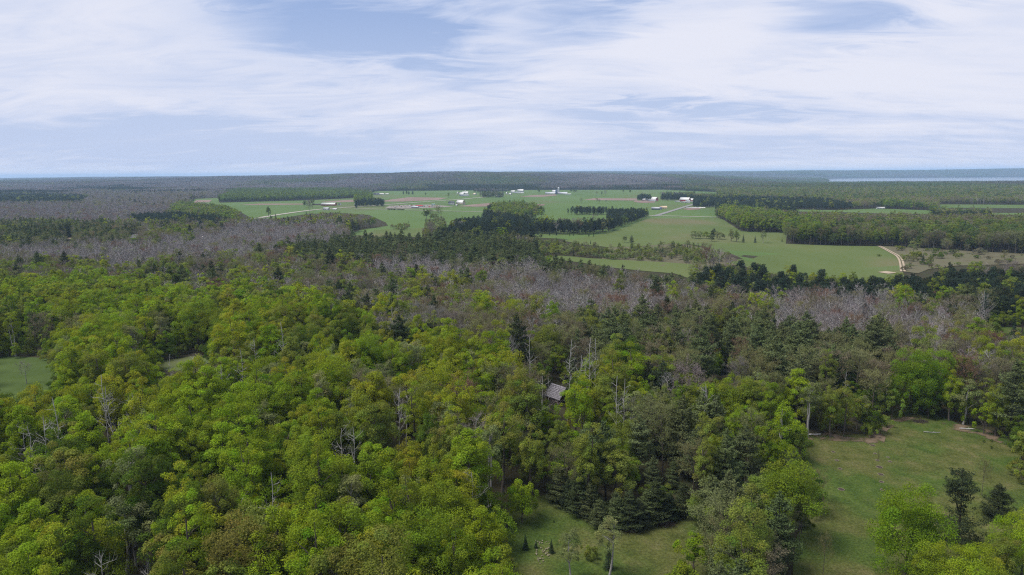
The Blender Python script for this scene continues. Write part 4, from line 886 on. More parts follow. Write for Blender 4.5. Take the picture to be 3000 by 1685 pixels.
for px, py, h, kd, tn in ((2040, 700, 9, 'bush', 'sage'), (2068, 700, 8, 'bush', 'olive'), (2085, 708, 12, 'white_pine', 'pine'), (2100, 700, 9, 'maple', 'sage'), (2110, 702, 8, 'bush', 'sage'), (2092, 690, 10, 'white_pine', 'pine'), (2142, 708, 13, 'maple', 'sage'), (2158, 710, 12, 'maple', 'olive'), (2177, 711, 9, 'spruce', 'spruce'), (2212, 712, 8, 'spruce', 'spruce'), (2236, 713, 15, 'aspen', 'sage'), (2249, 712, 12, 'dead', 'grey'), (2291, 709, 4, 'spruce', 'spruce'), (1830, 712, 8, 'maple', 'sage'), (1850, 714, 9, 'white_pine', 'pine'), (1730, 716, 4, 'spruce', 'spruce'), (1739, 694, 4, 'spruce', 'spruce'), (1669, 692, 4, 'spruce', 'spruce'), (1680, 691, 4, 'spruce', 'spruce'), (1725, 693, 5, 'spruce', 'spruce'), (1588, 690, 5, 'spruce', 'spruce'), (1576, 689, 5, 'spruce', 'spruce'), (1527, 687, 6, 'spruce', 'spruce'), (1510, 686, 6, 'spruce', 'spruce'), (1610, 690, 5, 'spruce', 'spruce'), (1630, 690, 6, 'spruce', 'spruce')):
    lb = {'bush': 'shrub in the thicket on the olive meadow', 'white_pine': 'young pine in the thicket on the olive meadow', 'maple': 'pale rounded small tree on the olive meadow', 'aspen': 'slender pale aspen standing on the olive meadow', 'dead': 'white dead stem beside the slender aspen on the meadow'}.get(kd, 'small dark spruce standing before the pine plantation' if px < 1760 else 'dark cone-shaped spruce on the olive meadow')
    extra(kd, tn, px, py, h, lb, {'bush': 'bush', 'white_pine': 'pine_tree', 'maple': 'field_tree', 'aspen': 'aspen_tree', 'dead': 'dead_tree', 'spruce': 'spruce_tree'}[kd], lb, 1.15)
for px, py, h, kd, tn in ((2674, 752, 13, 'maple', 'sage'), (2688, 760, 7, 'bush', 'olive'), (2662, 766, 6, 'bush', 'olive'), (2668, 780, 7, 'budding', 'brownbud'), (2703, 770, 8, 'spruce', 'spruce'), (2725, 775, 7, 'maple', 'olive'), (2750, 758, 6, 'bush', 'dark'), (2768, 744, 12, 'budding', 'olivebud'), (2775, 746, 11, 'budding', 'brownbud'), (2833, 744, 9, 'budding', 'brownbud'), (2866, 746, 6, 'bush', 'brownbud'), (2862, 758, 3, 'bush', 'dark'), (2882, 755, 6, 'budding', 'olivebud'), (2704, 736, 10, 'budding', 'olivebud'), (2635, 735, 5, 'bush', 'olive'), (2942, 760, 8, 'budding', 'olivebud'), (2575, 752, 2, 'bush', 'dark')):
    lb = {'maple': 'leafy small tree on the brown heath', 'bush': 'low shrub on the brown heath', 'budding': 'brownish half-leafed small tree on the brown heath', 'spruce': 'dark pointed spruce on the brown heath'}[kd]
    extra(kd, tn, px, py, h, lb, {'bush': 'bush', 'maple': 'field_tree', 'budding': 'field_tree', 'spruce': 'spruce_tree'}[kd], lb, 1.3)
hr_ = np.random.default_rng(12); hp = OP['heath']
while sum(1 for e in EXTRA if e[6] == 'low shrubs over the heath') < 46:
    px, py = hr_.uniform(2640, 3000), hr_.uniform(724, 792)
    if inpoly(np.array(px), np.array(py), hp): extra('bush', ['olive', 'sage', 'dark', 'brownbud'][hr_.integers(4)], px, py, hr_.uniform(1.2, 4.2), 'low scattered shrub among the heath grass', 'bush', 'low shrubs over the heath', hr_.uniform(.8, 1.3))
for px, py, h in ((2296, 880, 15), (2880, 985, 19), (2872, 985, 16), (2960, 1050, 16), (2990, 1075, 17), (2758, 1062, 14), (1160, 890, 15), (1165, 893, 13), (1150, 895, 11), (1350, 870, 14), (1362, 868, 13), (1945, 1062, 13), (1905, 1070, 13), (2480, 940, 17), (1830, 975, 14), (2200, 1060, 12)):
    lb = 'narrow dark spire-shaped spruce rising from the mixed wood'
    extra('spruce', 'spruce', px, py, h, lb, 'spruce_tree', 'spire-shaped spruces in the mixed wood', .8)

# ---- which trees of the woods show largest: a coarse look from the photograph's place
KIND_NAME = dict(sapling='sapling', maple='maple_tree', aspen='aspen_tree', budding='budding_tree', bare='bare_aspen_tree', white_pine='pine_tree', red_pine='red_pine_tree', spruce='spruce_tree', bush='bush')
KIND_LIMIT = dict(sapling=90, maple=260, aspen=110, budding=200, bare=170, white_pine=170, red_pine=150, spruce=50, bush=40)
TINT_WORD = dict(lime='lime green', yellow='yellow green', mid='mid green', olive='olive green', dark='dark green', bronze='bronze', sage='pale sage green', spring='vivid green', grey='pale grey', greybrown='grey-brown', redbud='reddish', brownbud='brownish', olivebud='dull olive',
                 pine='blue-green', pinelight='silvery green', pinedark='dark green', spruce='blackish green', redpine='dark green', fargreen='soft green')
KIND_WORD = dict(sapling='bushy young tree', maple='maple', aspen='slender aspen', budding='half-leafed budding tree', bare='leafless twiggy aspen', white_pine='layered pine', red_pine='high-crowned pine', spruce='narrow spruce', bush='shrub')
CL = np.array(CLEAR)
def cleared(t):
    dx = t[3] - CL[:, 0]; dy = t[4] - CL[:, 1]      # room around each dead tree, and towards the open side in front of it
    return bool((((np.abs(dx) < 3.1) & (dy > -8.5) & (dy < 2.0))).any()) and t[0] not in ('bush', 'sapling')
TR = [t for t in TR if not cleared(t)]
order = sorted(range(len(TR)), key=lambda i: TR[i][7])
ZW, ZH = 1024, 575; zs = ZW / 3000.
buf = np.zeros((ZH, ZW), bool); visn = np.zeros(len(TR))
yy, xx = np.mgrid[0:200, 0:200]
for i in order:
    kind, tint, zn, x, y, z, sc, dist = TR[i]
    if dist > 1250: break
    h = BASE_H[kind] * sc; r = CROWN_R[kind] * sc
    b = 0.25 if kind in ('maple', 'aspen', 'budding') else .35 if kind in ('bare', 'red_pine') else .05
    p = np.array([x, y, z + h * (1 + b) / 2]); px, py = proj(p); f = FPX / (p[1] * math.cos(PITCH) + (CAM_H - p[2]) * math.sin(PITCH)) * zs
    rx, ry = max(.6, r * f), max(.6, h * (1 - b) / 2 * f * .97); px *= zs; py *= zs
    x0, x1, y0, y1 = int(max(0, px - rx)), int(min(ZW, px + rx + 1)), int(max(0, py - ry)), int(min(ZH, py + ry + 1))
    if x1 <= x0 or y1 <= y0: continue
    w = buf[y0:y1, x0:x1]; gy, gx = np.ogrid[y0:y1, x0:x1]
    e = ((gx + .5 - px) / rx) ** 2 + ((gy + .5 - py) / ry) ** 2 <= 1
    visn[i] = (e & ~w).sum()
    if kind in ('bare',): e = e & (((gx + gy) % 2) == 0)
    w |= e
single = np.zeros(len(TR), bool)
for kind, lim in KIND_LIMIT.items():
    c = [i for i in range(len(TR)) if TR[i][0] == kind and visn[i] >= (22 if kind != 'bush' else 9)]
    for i in sorted(c, key=lambda i: -visn[i])[:lim]: single[i] = True
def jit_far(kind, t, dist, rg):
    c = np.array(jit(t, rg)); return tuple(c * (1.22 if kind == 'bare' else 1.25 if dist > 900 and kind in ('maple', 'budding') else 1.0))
def jit(t, rg): return tuple(np.clip(np.array(T_[t]) * rg.uniform(.86, 1.14) * rg.uniform(.94, 1.06, 3), .005, .6))
rg2 = np.random.default_rng(21)
def plant(name, label, group, kind, var, loc, rz, scl, tint, tilt=0.0):
    tme, cme = split_proto(kind, var)
    e = bpy.data.objects.new(name, None); COL.objects.link(e); e.location = loc; e.rotation_euler = (tilt * math.cos(rz), tilt * math.sin(rz), rz); e.scale = scl
    e.empty_display_size = .5; e['label'] = label; e['category'] = {'bush': 'shrub'}.get(kind, 'tree')
    if group: e['group'] = group
    for nm, me in (('trunk', tme), ('branches' if kind in ('bare', 'dead') else 'crown', cme)):
        o = bpy.data.objects.new(nm, me); COL.objects.link(o); o.parent = e; o['tint'] = [float(v) for v in tint]
LAND = [((1637, 1175), 26, 'near the grey shingled cabin'), ((2118, 1088), 24, 'by the small black pond'), ((1290, 930), 34, 'by the dark swampy hole'), ((60, 1100), 42, 'around the dark green meadow'), ((530, 1065), 30, 'around the grassy gap'),
        ((1790, 1560), 34, 'around the small grass clearing'), ((2620, 1290), 40, 'behind the far edge of the mown clearing'), ((2370, 1420), 24, 'on the wooded side of the mown clearing'), ((3010, 1400), 34, 'on the open corner of the mown clearing'), ((2810, 1690), 34, 'around the teal-roofed house'), ((2480, 888), 60, 'along the sandy forest road'), ((2940, 968), 40, 'by the small green gap with spruces')]
LANDW = [(unproj(*q)[:2], r, w) for q, r, w in LAND]
SHAPE = ['full', 'narrow open', 'broad', 'twin-stemmed', 'low bushy', 'loose-crowned']
def tree_label(kind, tint, zn, x, y, sc, var):
    size = 'small ' if sc < .84 else 'tall ' if sc > 1.02 else 'middling '
    where = WHERE[zn]
    for c, r, w in LANDW:
        if math.hypot(c[0] - x, c[1] - y) < r: where = w; break
    else:
        if zn == 'HG': where = 'in the hardwood canopy ' + ('before the grassy gap' if y < 190 and x < -60 else 'before the cabin' if y < 190 and x > -60 else 'beyond the grassy gap' if x < -60 else 'beyond the cabin')
    return f'{size}{SHAPE[var] + " " if kind == "maple" else ""}{TINT_WORD[tint]} {KIND_WORD[kind]} {where}'
for i in np.nonzero(single)[0]:
    kind, tint, zn, x, y, z, sc, dist = TR[i]
    var = int(rg2.integers(NVAR[kind])); lb = tree_label(kind, tint, zn, x, y, sc, var)
    plant(KIND_NAME[kind], lb, lb, kind, var, (x, y, z), rg2.uniform(0, 6.28), (sc * rg2.uniform(.84, 1.22), sc * rg2.uniform(.84, 1.22), sc), jit(tint, rg2), rg2.normal(0, .025))
for kind, tint, p, sc, label, name, group, wide, var in EXTRA:
    v = var if var is not None else int(rg2.integers(NVAR[kind]))
    plant(name or KIND_NAME[kind], label, group, kind, v, p, rg2.uniform(0, 6.28), (sc * wide, sc * wide, sc), jit(tint, rg2), rg2.normal(0, .02))
# the rest of each kind: one scattered wood
WOODN = dict(sapling=('undergrowth', 'young leafy trees and undergrowth along the wood edges'), maple=('hardwood_forest', 'green leafy hardwoods filling the forest beyond the nearer maples'), aspen=('aspen_wood', 'pale leafing aspens scattered through the forest'), budding=('budding_wood', 'brown and olive half-leafed trees massed through the mixed forest'), bare=('bare_aspen_wood', 'grey leafless aspens massed in stands across the middle distance'),
             white_pine=('pine_wood', 'blue-green pines massed across the middle distance'), red_pine=('pine_plantation', 'dark pine plantations around the fields'), spruce=('spruce_wood', 'blackish spruces scattered through the forest'), bush=('scrub', 'low shrubs scattered over the open ground'))
for kind in KIND_LIMIT:
    ids = [i for i in range(len(TR)) if TR[i][0] == kind and not single[i]]
    if not ids: continue
    pr = []; key = {}; P, ro, sc_, ti, pid = [], [], [], [], []
    for i in ids:
        _, tint, zn, x, y, z, sc, dist = TR[i]; lod = 'hi' if dist < 260 else 'mid' if dist < 800 else 'lo'
        v = int(rg2.integers(NVAR[kind]))
        if (v, lod) not in key: key[v, lod] = len(pr); pr.append(joined_proto(kind, v, lod))
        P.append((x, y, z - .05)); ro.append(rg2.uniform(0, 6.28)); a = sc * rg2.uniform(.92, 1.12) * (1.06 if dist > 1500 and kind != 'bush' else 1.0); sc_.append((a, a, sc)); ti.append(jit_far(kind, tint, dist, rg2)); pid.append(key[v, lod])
    scatter(WOODN[kind][0], P, ro, sc_, ti, pr, pid, WOODN[kind][1], 'forest')
# far forest in stands
def far_forest():
    P = np.concatenate([grid(2700, 5200, 46, .85, 60), grid(5200, 9000, 66, .85, 60), grid(10100, 12500, 90, .8, 60)]); x, y = P[:, 0], P[:, 1]; z = terrain(x, y)
    ok = z > LAKE_Z + 1
    base = np.stack([x, y, z], 1); bx, by = proj(base); cx, cyy = proj(base + (0, 0, 11)); tx, ty = proj(base + (0, 0, 16))
    ok &= (bx > -200) & (bx < 3200) & ~open_hit(bx, by) & ~open_hit(tx, ty)
    zi = zone_of(cx, np.maximum(cyy, 505)); ok &= zi >= 0
    out = dict(green=[], grey=[], dark=[], mix=[])
    for i in np.nonzero(ok)[0]:
        zn = ZN[zi[i]]
        nz = float(wav(x[i], y[i] * .35, 260)) + rg2.normal(0, .35)
        if zn == 'RP': pk, t = 'dark', 'pinedark'
        elif zn in ('FG', 'FW', 'HG'): pk, t = 'green', 'fargreen'
        elif zn in ('FA', 'BA'): pk, t = ('dark', 'pinedark') if nz > 1.15 else ('grey', 'grey') if nz > -.9 else ('mix', 'olivebud')
        elif zn == 'FB': pk, t = 'mix', 'brownbud'
        elif zn == 'FR': pk, t = ('green', 'fargreen') if nz > .0 else ('mix', 'olivebud') if nz > -.8 else ('mix', 'brownbud')
        else: pk, t = ('grey', 'grey') if nz > .45 else ('mix', 'greybrown') if nz > -.35 else ('mix', 'olivebud') if nz > -1.1 else ('green', 'fargreen')
        if cyy[i] > 543 and 1250 < cx[i] < 2000 and zn == 'FM' and nz < .9: pk, t = ('dark', 'pinedark') if nz < .1 else ('mix', 'greybrown')
        s = 1.0 if y[i] < 5200 else 1.35 if y[i] < 9000 else 1.75
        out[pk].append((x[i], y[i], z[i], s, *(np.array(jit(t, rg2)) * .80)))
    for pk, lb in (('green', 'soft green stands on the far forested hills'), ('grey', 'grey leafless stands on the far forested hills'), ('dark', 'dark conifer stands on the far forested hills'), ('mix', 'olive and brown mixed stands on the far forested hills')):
        a = np.array(out[pk]); n = len(a)
        if not n: continue
        sc = np.stack([a[:, 3], a[:, 3], np.minimum(a[:, 3], 1.15) * rg2.uniform(.85, 1.12, n)], 1)
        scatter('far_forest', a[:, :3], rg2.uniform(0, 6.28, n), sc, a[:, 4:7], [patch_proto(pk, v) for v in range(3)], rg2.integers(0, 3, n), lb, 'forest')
far_forest()

# ------------------------------------------------------------------ buildings
PAINT = dict(red=(.30, .035, .035), white=(.52, .52, .51), cream=(.55, .47, .36), grey=(.34, .35, .37), dark=(.07, .075, .085), tan=(.42, .33, .23), blue=(.07, .10, .17), teal=(.055, .12, .145), brown=(.13, .085, .06), metal=(.45, .47, .49), greymetal=(.40, .42, .45), glass=(.03, .035, .045), pale=(.36, .38, .40), green=(.32, .45, .42), black=(.02, .02, .02), rust=(.22, .10, .06))
def paint(c):
    if 'paint_' + c not in MATS: flat_mat('paint_' + c, PAINT[c], .6)
    return MATS['paint_' + c]
def mesh1(B, mat): return B.mesh('piece', [mat])
def building(name, label, cat, px, py, L, D, hw, hr, rz, wall, roof, style='gable', doors=1, wins=3, group=None, extra_parts=None, zoff=0.0, door_end=True):
    """ridge along local y; rz turns it; base centre at a photo pixel on the ground"""
    p = unproj(px, py); t = thing(name, label, cat, (p[0], p[1], p[2] + zoff), R_(rz), group)
    w = D / 2; hw *= .88; hr *= .85
    if style == 'gable': out = [(-w, hw), (0, hw + hr), (w, hw)]
    elif style == 'gambrel': out = [(-w, hw), (-w * .62, hw + hr * .66), (0, hw + hr), (w * .62, hw + hr * .66), (w, hw)]
    elif style == 'quonset': out = [(-w * math.cos(a), hw + hr * math.sin(a)) for a in np.linspace(0, math.pi, 9)]
    else: out = [(-w, hw + hr * .4), (w, hw + hr)]
    B = MB(); B.prism([(-w, -.5)] + [(x, z - .02) for x, z in out] + [(w, -.5)], -L / 2, L / 2); obj('wall', mesh1(B, paint(wall)), t)
    B = MB(); ov = .45
    for i in range(len(out) - 1):
        a, b = np.array(out[i]), np.array(out[i + 1]); d = (b - a) / np.linalg.norm(b - a)
        if i == 0: a = a - d * ov
        if i == len(out) - 2: b = b + d * ov
        n = np.array([-d[1], d[0]]) * .16
        B.prism([tuple(a + n * .2), tuple(a + n), tuple(b + n), tuple(b + n * .2)], -L / 2 - ov, L / 2 + ov)
    r = obj('roof', mesh1(B, paint(roof)), t)
    dw, dh = min(3.4, D * .35), min(hw * .85, 3.4)
    for k in range(doors):
        B = MB()
        if door_end and k == 0: B.box((0, -L / 2 - .04, dh / 2), (dw, .1, dh))
        else: B.box((-w - .04, -L / 2 + L * (k + .5) / max(doors, 1), min(dh, 2.3) / 2), (.1, 1.2, min(dh, 2.3)))
        obj('door', mesh1(B, paint('white' if wall in ('red', 'brown', 'blue') else 'brown')), t)
    for k in range(wins):
        y = -L / 2 + L * (k + .5) / wins
        for sx in (-1, 1):
            B = MB(); B.box((sx * (w + .03), y + .8 * (doors > 1), hw * .58), (.09, 1.1, min(1.1, hw * .4))); obj('window', mesh1(B, paint('glass')), t)
    if extra_parts: extra_parts(t, L, D, hw, hr)
    return t
def chimney(t, L, D, hw, hr):
    B = MB(); B.box((D * .12, L * .2, hw + hr + .3), (.8, .8, 2.2)); obj('chimney', mesh1(B, paint('rust')), t)
def cupola(t, L, D, hw, hr):
    B = MB(); B.box((0, 0, hw + hr + .9), (1.8, 1.8, 2.2)); B.prism([(-1.2, hw + hr + 2.0), (0, hw + hr + 3.6), (1.2, hw + hr + 2.0)], -1.2, 1.2); obj('cupola', mesh1(B, paint('white')), t)
def leanto(t, L, D, hw, hr):
    B = MB(); B.prism([(D / 2 + .05, -.4), (D / 2 + .05, hw * .8), (D / 2 + 4.5, hw * .5), (D / 2 + 4.5, -.4)], -L * .35, L * .35); obj('side_shed', mesh1(B, paint('pale')), t)
building('barn', 'long low red barn with curved white roof beside the farm lane', 'barn', 964, 602.5, 33, 13, 3.6, 4.0, 84, 'red', 'white', 'quonset', 1, 5)
building('shed', 'small grey domed shed beside the long red barn', 'shed', 995, 601.5, 6, 7, 2.5, 3.2, 10, 'greymetal', 'greymetal', 'quonset', 1, 0)
building('farmhouse', 'white house hidden among the trees below the long red barn', 'house', 956, 616, 11, 8, 4, 2.6, 80, 'white', 'grey', 'gable', 1, 3, None, chimney)
building('shed', 'low white shed at the lane end of the farm trees', 'shed', 981, 616, 8, 5, 2.6, 1.4, 85, 'white', 'white', 'gable', 1, 1)
building('shed', 'long brown open shed left of the long red barn', 'shed', 930, 601, 22, 6, 2.2, 1.2, 84, 'brown', 'dark', 'flat', 1, 0)
building('farmhouse', 'tan-roofed long building inside the dark pine grove', 'house', 1072, 593, 20, 9, 4.5, 3.0, 84, 'cream', 'tan', 'gable', 1, 4)
building('shed', 'white shed at the left end of the dark pine grove', 'shed', 1043, 601, 8, 6, 3.2, 1.6, 30, 'white', 'white', 'gable', 1, 1)
building('farmhouse', 'dark-roofed house at the end of the green woodlot', 'house', 1103, 571.5, 18, 11, 4.5, 4.0, 80, 'grey', 'dark', 'gable', 1, 3)
building('shed', 'long white shed beside the dark-roofed far house', 'shed', 1115, 570.5, 26, 9, 3.5, 2.0, 82, 'white', 'white', 'gable', 1, 3)
building('shed', 'short white shed alone on the far field', 'shed', 1133.5, 569.6, 13, 7, 2.5, 1.6, 82, 'white', 'white', 'gable', 1, 1)
building('shed', 'red-roofed low shed in the stony farmyard', 'shed', 1229, 606.5, 16, 7, 2.8, 1.8, 75, 'grey', 'red', 'gable', 1, 2)
building('shed', 'grey-roofed low shed beside the red-roofed one', 'shed', 1216, 609, 15, 7, 2.6, 1.8, 78, 'blue', 'greymetal', 'gable', 1, 2)
building('shed', 'pale green box shed above the stony farmyard', 'shed', 1269.5, 602, 7, 5, 3.0, 1.0, 80, 'green', 'green', 'flat', 1, 0)
building('farmhouse', 'white farmhouse with dark roof beside the white gambrel barn', 'house', 1323, 600, 13, 10, 5.2, 4.2, 78, 'white', 'dark', 'gable', 1, 3, None, chimney)
building('barn', 'white gambrel barn with a cream gable end', 'barn', 1350, 599.5, 17, 13, 5.2, 7.2, 62, 'cream', 'white', 'gambrel', 1, 3, None, leanto)
building('shed', 'small white shed before the white gambrel barn', 'shed', 1338, 603.5, 4, 4, 2.4, 1.2, 60, 'white', 'white', 'gable', 1, 0)
building('farmhouse', 'white gabled far house with a low grey wing', 'house', 1354, 572.5, 16, 12, 6, 5, 60, 'white', 'white', 'gable', 1, 3)
building('barn', 'white far barn with a cupola on the ridge', 'barn', 1363, 571, 20, 12, 7, 6, 84, 'white', 'white', 'gable', 1, 3, None, cupola)
building('shed', 'low grey shed in front of the cupola barn', 'shed', 1360, 574.5, 30, 8, 3, 1.6, 84, 'greymetal', 'greymetal', 'flat', 0, 4)
building('shed', 'tiny white shed left of the cupola barn', 'shed', 1341.5, 567.5, 6, 6, 5, 2, 40, 'white', 'white', 'gable', 1, 0)
building('farmhouse', 'small white far house right of the cupola barn', 'house', 1391, 571, 10, 8, 4, 3, 50, 'white', 'cream', 'gable', 1, 2)
building('farmhouse', 'white two-storey house left of the far spruces', 'house', 1417, 575.5, 11, 9, 8, 4, 20, 'white', 'pale', 'gable', 1, 2, None, chimney)
building('farmhouse', 'grey-roofed house among the far spruces', 'house', 1427, 576, 16, 10, 5, 4, 84, 'white', 'greymetal', 'gable', 1, 3)
building('farmhouse', 'white low house at the end of the far spruces', 'house', 1460, 577.5, 12, 8, 4, 2.6, 70, 'white', 'white', 'gable', 1, 2)
building('shed', 'narrow white shed standing alone by the far lane', 'shed', 1485, 569.5, 5, 5, 6, 3, 30, 'white', 'white', 'gable', 1, 0)
building('shed', 'square white shed by the far lane', 'shed', 1495, 571, 8, 7, 4.5, 2.5, 60, 'white', 'white', 'gable', 1, 1)
building('farmhouse', 'white far house left of the tall white-roofed barn', 'house', 1503, 566, 15, 10, 7, 4, 70, 'white', 'white', 'gable', 1, 2)
building('shed', 'low white row of sheds by the far forest edge', 'shed', 1515, 566.5, 22, 8, 4, 2, 82, 'white', 'pale', 'gable', 1, 3)
building('barn', 'tall far barn with bright white roof at the forest edge', 'barn', 1525, 564, 22, 13, 7, 7, 80, 'grey', 'white', 'gambrel', 1, 3)
building('shed', 'low white shed below the tall far barn', 'shed', 1525, 566.5, 24, 7, 3, 1.5, 84, 'white', 'white', 'flat', 1, 2)
building('barn', 'long grey-roofed cow barn left of the silos', 'barn', 1612, 569.5, 34, 14, 4.5, 4, 84, 'white', 'greymetal', 'gable', 1, 5)
building('barn', 'white-roofed barn joined to the dark blue silo', 'barn', 1625, 567, 16, 13, 8, 6, 60, 'white', 'white', 'gambrel', 1, 2)
building('barn', 'long grey-roofed cow barn right of the silos', 'barn', 1648, 569.5, 32, 14, 4.5, 4, 84, 'white', 'greymetal', 'gable', 1, 5)
building('shed', 'long white bunker shed right of the silo farm', 'shed', 1663, 570.3, 22, 7, 2.2, 1.2, 84, 'white', 'white', 'quonset', 1, 0)
def silo(px, py, r, h, col, cap, label):
    p = unproj(px, py); t = thing('silo', label, 'silo', p); B = MB(); B.tube([(0, 0, -.5), (0, 0, h)], [r, r], 14); obj('tower', mesh1(B, paint(col)), t)
    B = MB(); B.tube([(0, 0, h), (0, 0, h + r * .45), (0, 0, h + r * .8), (0, 0, h + r)], [r * 1.03, r * .85, r * .5, .05], 14); obj('dome', mesh1(B, paint(cap)), t)
    for k in range(5):
        B = MB(); B.tube([(0, 0, h * (k + .5) / 5 - .12), (0, 0, h * (k + .5) / 5 + .12)], [r * 1.02, r * 1.02], 14); obj('hoop', mesh1(B, paint('greymetal')), t)
silo(1636.5, 569, 3.2, 21, 'pale', 'metal', 'tall pale concrete silo with domed cap on the far farm')
silo(1630, 569.5, 4.0, 12, 'blue', 'blue', 'shorter dark blue silo beside the pale one')
building('barn', 'steep red barn with white roof beyond the ploughed yard', 'barn', 1917.5, 589.5, 16, 10, 6, 6, 35, 'red', 'white', 'gable', 1, 2)
building('shed', 'long pale metal shed below the steep red barn', 'shed', 1910, 590, 18, 8, 3.2, 1.6, 84, 'pale', 'metal', 'gable', 1, 0)
building('shed', 'white curved-roof shed beside the dark pine clump', 'shed', 1892.5, 588, 20, 10, 2, 4.2, 78, 'white', 'white', 'quonset', 1, 0)
building('barn', 'wide dark red barn with white roof before the dark pines', 'barn', 2007, 591, 24, 13, 6, 6, 52, 'red', 'white', 'gable', 1, 3, None, leanto)
building('barn', 'low dark red wing with long white roof right of the wide barn', 'barn', 2023, 590.5, 24, 10, 4.5, 4, 62, 'red', 'white', 'gable', 1, 3)
building('shed', 'white metal shed in front of the wide red barn', 'shed', 2015, 592.5, 10, 6, 4, 1.5, 84, 'pale', 'metal', 'flat', 1, 1)
for i, (px, py, L) in enumerate(((2003, 594, 14), (2014, 595, 12), (2026, 593, 12), (1985, 592.5, 12))):
    building('trailer', ['long white box trailer before the wide red barn', 'white box trailer at the roadside below the red barns', 'white box trailer below the low red wing', 'grey-white box trailer left of the red barns'][i], 'trailer', px, py, L, 3, 3.2, .3, 86, 'white', 'white', 'flat', 1, 0, 'box trailers at the red barns')
building('farmhouse', 'blue-grey low house among small trees by the road', 'house', 1920, 614.5, 15, 9, 3.2, 2.4, 80, 'blue', 'grey', 'gable', 1, 3)
building('farmhouse', 'low grey wing beside the blue-grey house', 'house', 1931, 614.5, 9, 8, 3, 2.4, 70, 'grey', 'blue', 'gable', 1, 2)
building('farmhouse', 'tan-roofed house below the conifer row', 'house', 1943, 612, 14, 9, 3.4, 3, 82, 'cream', 'tan', 'gable', 1, 3, None, chimney)
building('row_cover', 'long low white row cover beside the asphalt road', 'row cover', 2037.5, 609.5, 38, 4, .5, 1.2, 88, 'white', 'white', 'quonset', 0, 0)
for i, (px, py, L) in enumerate(((2067, 606, 8), (2074, 606, 9), (2095, 605.5, 9))):
    building('camper', ['small white camper under the dark pines', 'white camper with pale top beside the small one', 'white camper alone at the edge of the round woods'][i], 'camper', px, py, L, 3.6, 3.6, .4, [60, 84, 60][i], 'white', 'white', 'flat', 1, 2, 'white campers under the pines')
building('trailer_home', 'white trailer home standing in the pale green field', 'trailer home', 2579, 612.5, 14, 5, 3.2, 1.0, 86, 'white', 'white', 'gable', 1, 3)
building('farmhouse', 'tan house under the trees right of the white trailer', 'house', 2681, 611, 11, 8, 3.4, 3, 70, 'cream', 'tan', 'gable', 1, 2)
building('farmhouse', 'tiny white house in the far forest', 'house', 2261, 559, 16, 10, 7, 4, 70, 'white', 'white', 'gable', 1, 2)
building('farmhouse', 'pale blue-roofed house hidden in the woods by the curving road', 'house', 668, 637, 12, 9, 3.4, 2.6, 80, 'white', 'teal', 'gable', 1, 2)
# vehicles in the stony yard
CARS = []
def car(px, py, rz, col, label, van=False):
    p = unproj(px, py); t = thing('parked_car' if not van else 'parked_van', label, 'car' if not van else 'van', (p[0], p[1], p[2] + .45), R_(rz), 'old vehicles in the stony yard')
    B = MB(); B.prism([(-2.2, .35), (-2.2, .85), (-1.9, 1.0), (2.0, .95), (2.25, .7), (2.25, .35)], -.85, .85); obj('body', mesh1(B, paint(col)), t)
    B = MB(); B.prism([(-1.7 if not van else -2.1, 1.0), (-1.2 if not van else -2.05, 1.5 if not van else 2.1), (.5 if not van else 1.2, 1.5 if not van else 2.1), (1.1 if not van else 1.8, 1.0)], -.75, .75); obj('cabin', mesh1(B, paint('glass' if not van else col)), t)
    for sx in (-1.35, 1.4):
        for sy in (-.8, .8):
            B = MB(); B.tube([(sx, sy - .1, .33), (sx, sy + .1, .33)], [.33, .33], 8); obj('wheel', mesh1(B, paint('black')), t)
cr_ = np.random.default_rng(4); cw = ['white', 'rust', 'dark', 'pale', 'red', 'blue', 'tan', 'grey', 'greymetal']; cnames = ['white', 'rusty', 'black', 'pale grey', 'red', 'blue', 'tan', 'mid grey', 'silver']
spots = [(1146, 608), (1152, 605.5), (1158, 609), (1164, 606), (1170, 604.5), (1176, 607.5), (1183, 605), (1188, 608.5), (1194, 604), (1200, 606.5), (1206, 603.5), (1244, 606), (1252, 604.5), (1258, 607), (1266, 606), (1280, 605), (1288, 606)]
for i, (px, py) in enumerate(spots):
    c = i % 9; v = i >= 9; car(px, py, cr_.uniform(0, 180), cw[c], f'{cnames[c]} old {"van" if v else "car"} parked in the stony farmyard', v)
for i in range(13):
    p = unproj(1137 + i * 3.6 + (3 if i > 6 else 0), 615 + i * .12)
    v = i % 2; plant('bush', 'round dark clipped shrub in the planted row below the stony yard', 'planted shrub row', 'bush', v, p, i * 1.3, (.75, .75, .8), T_['dark'])

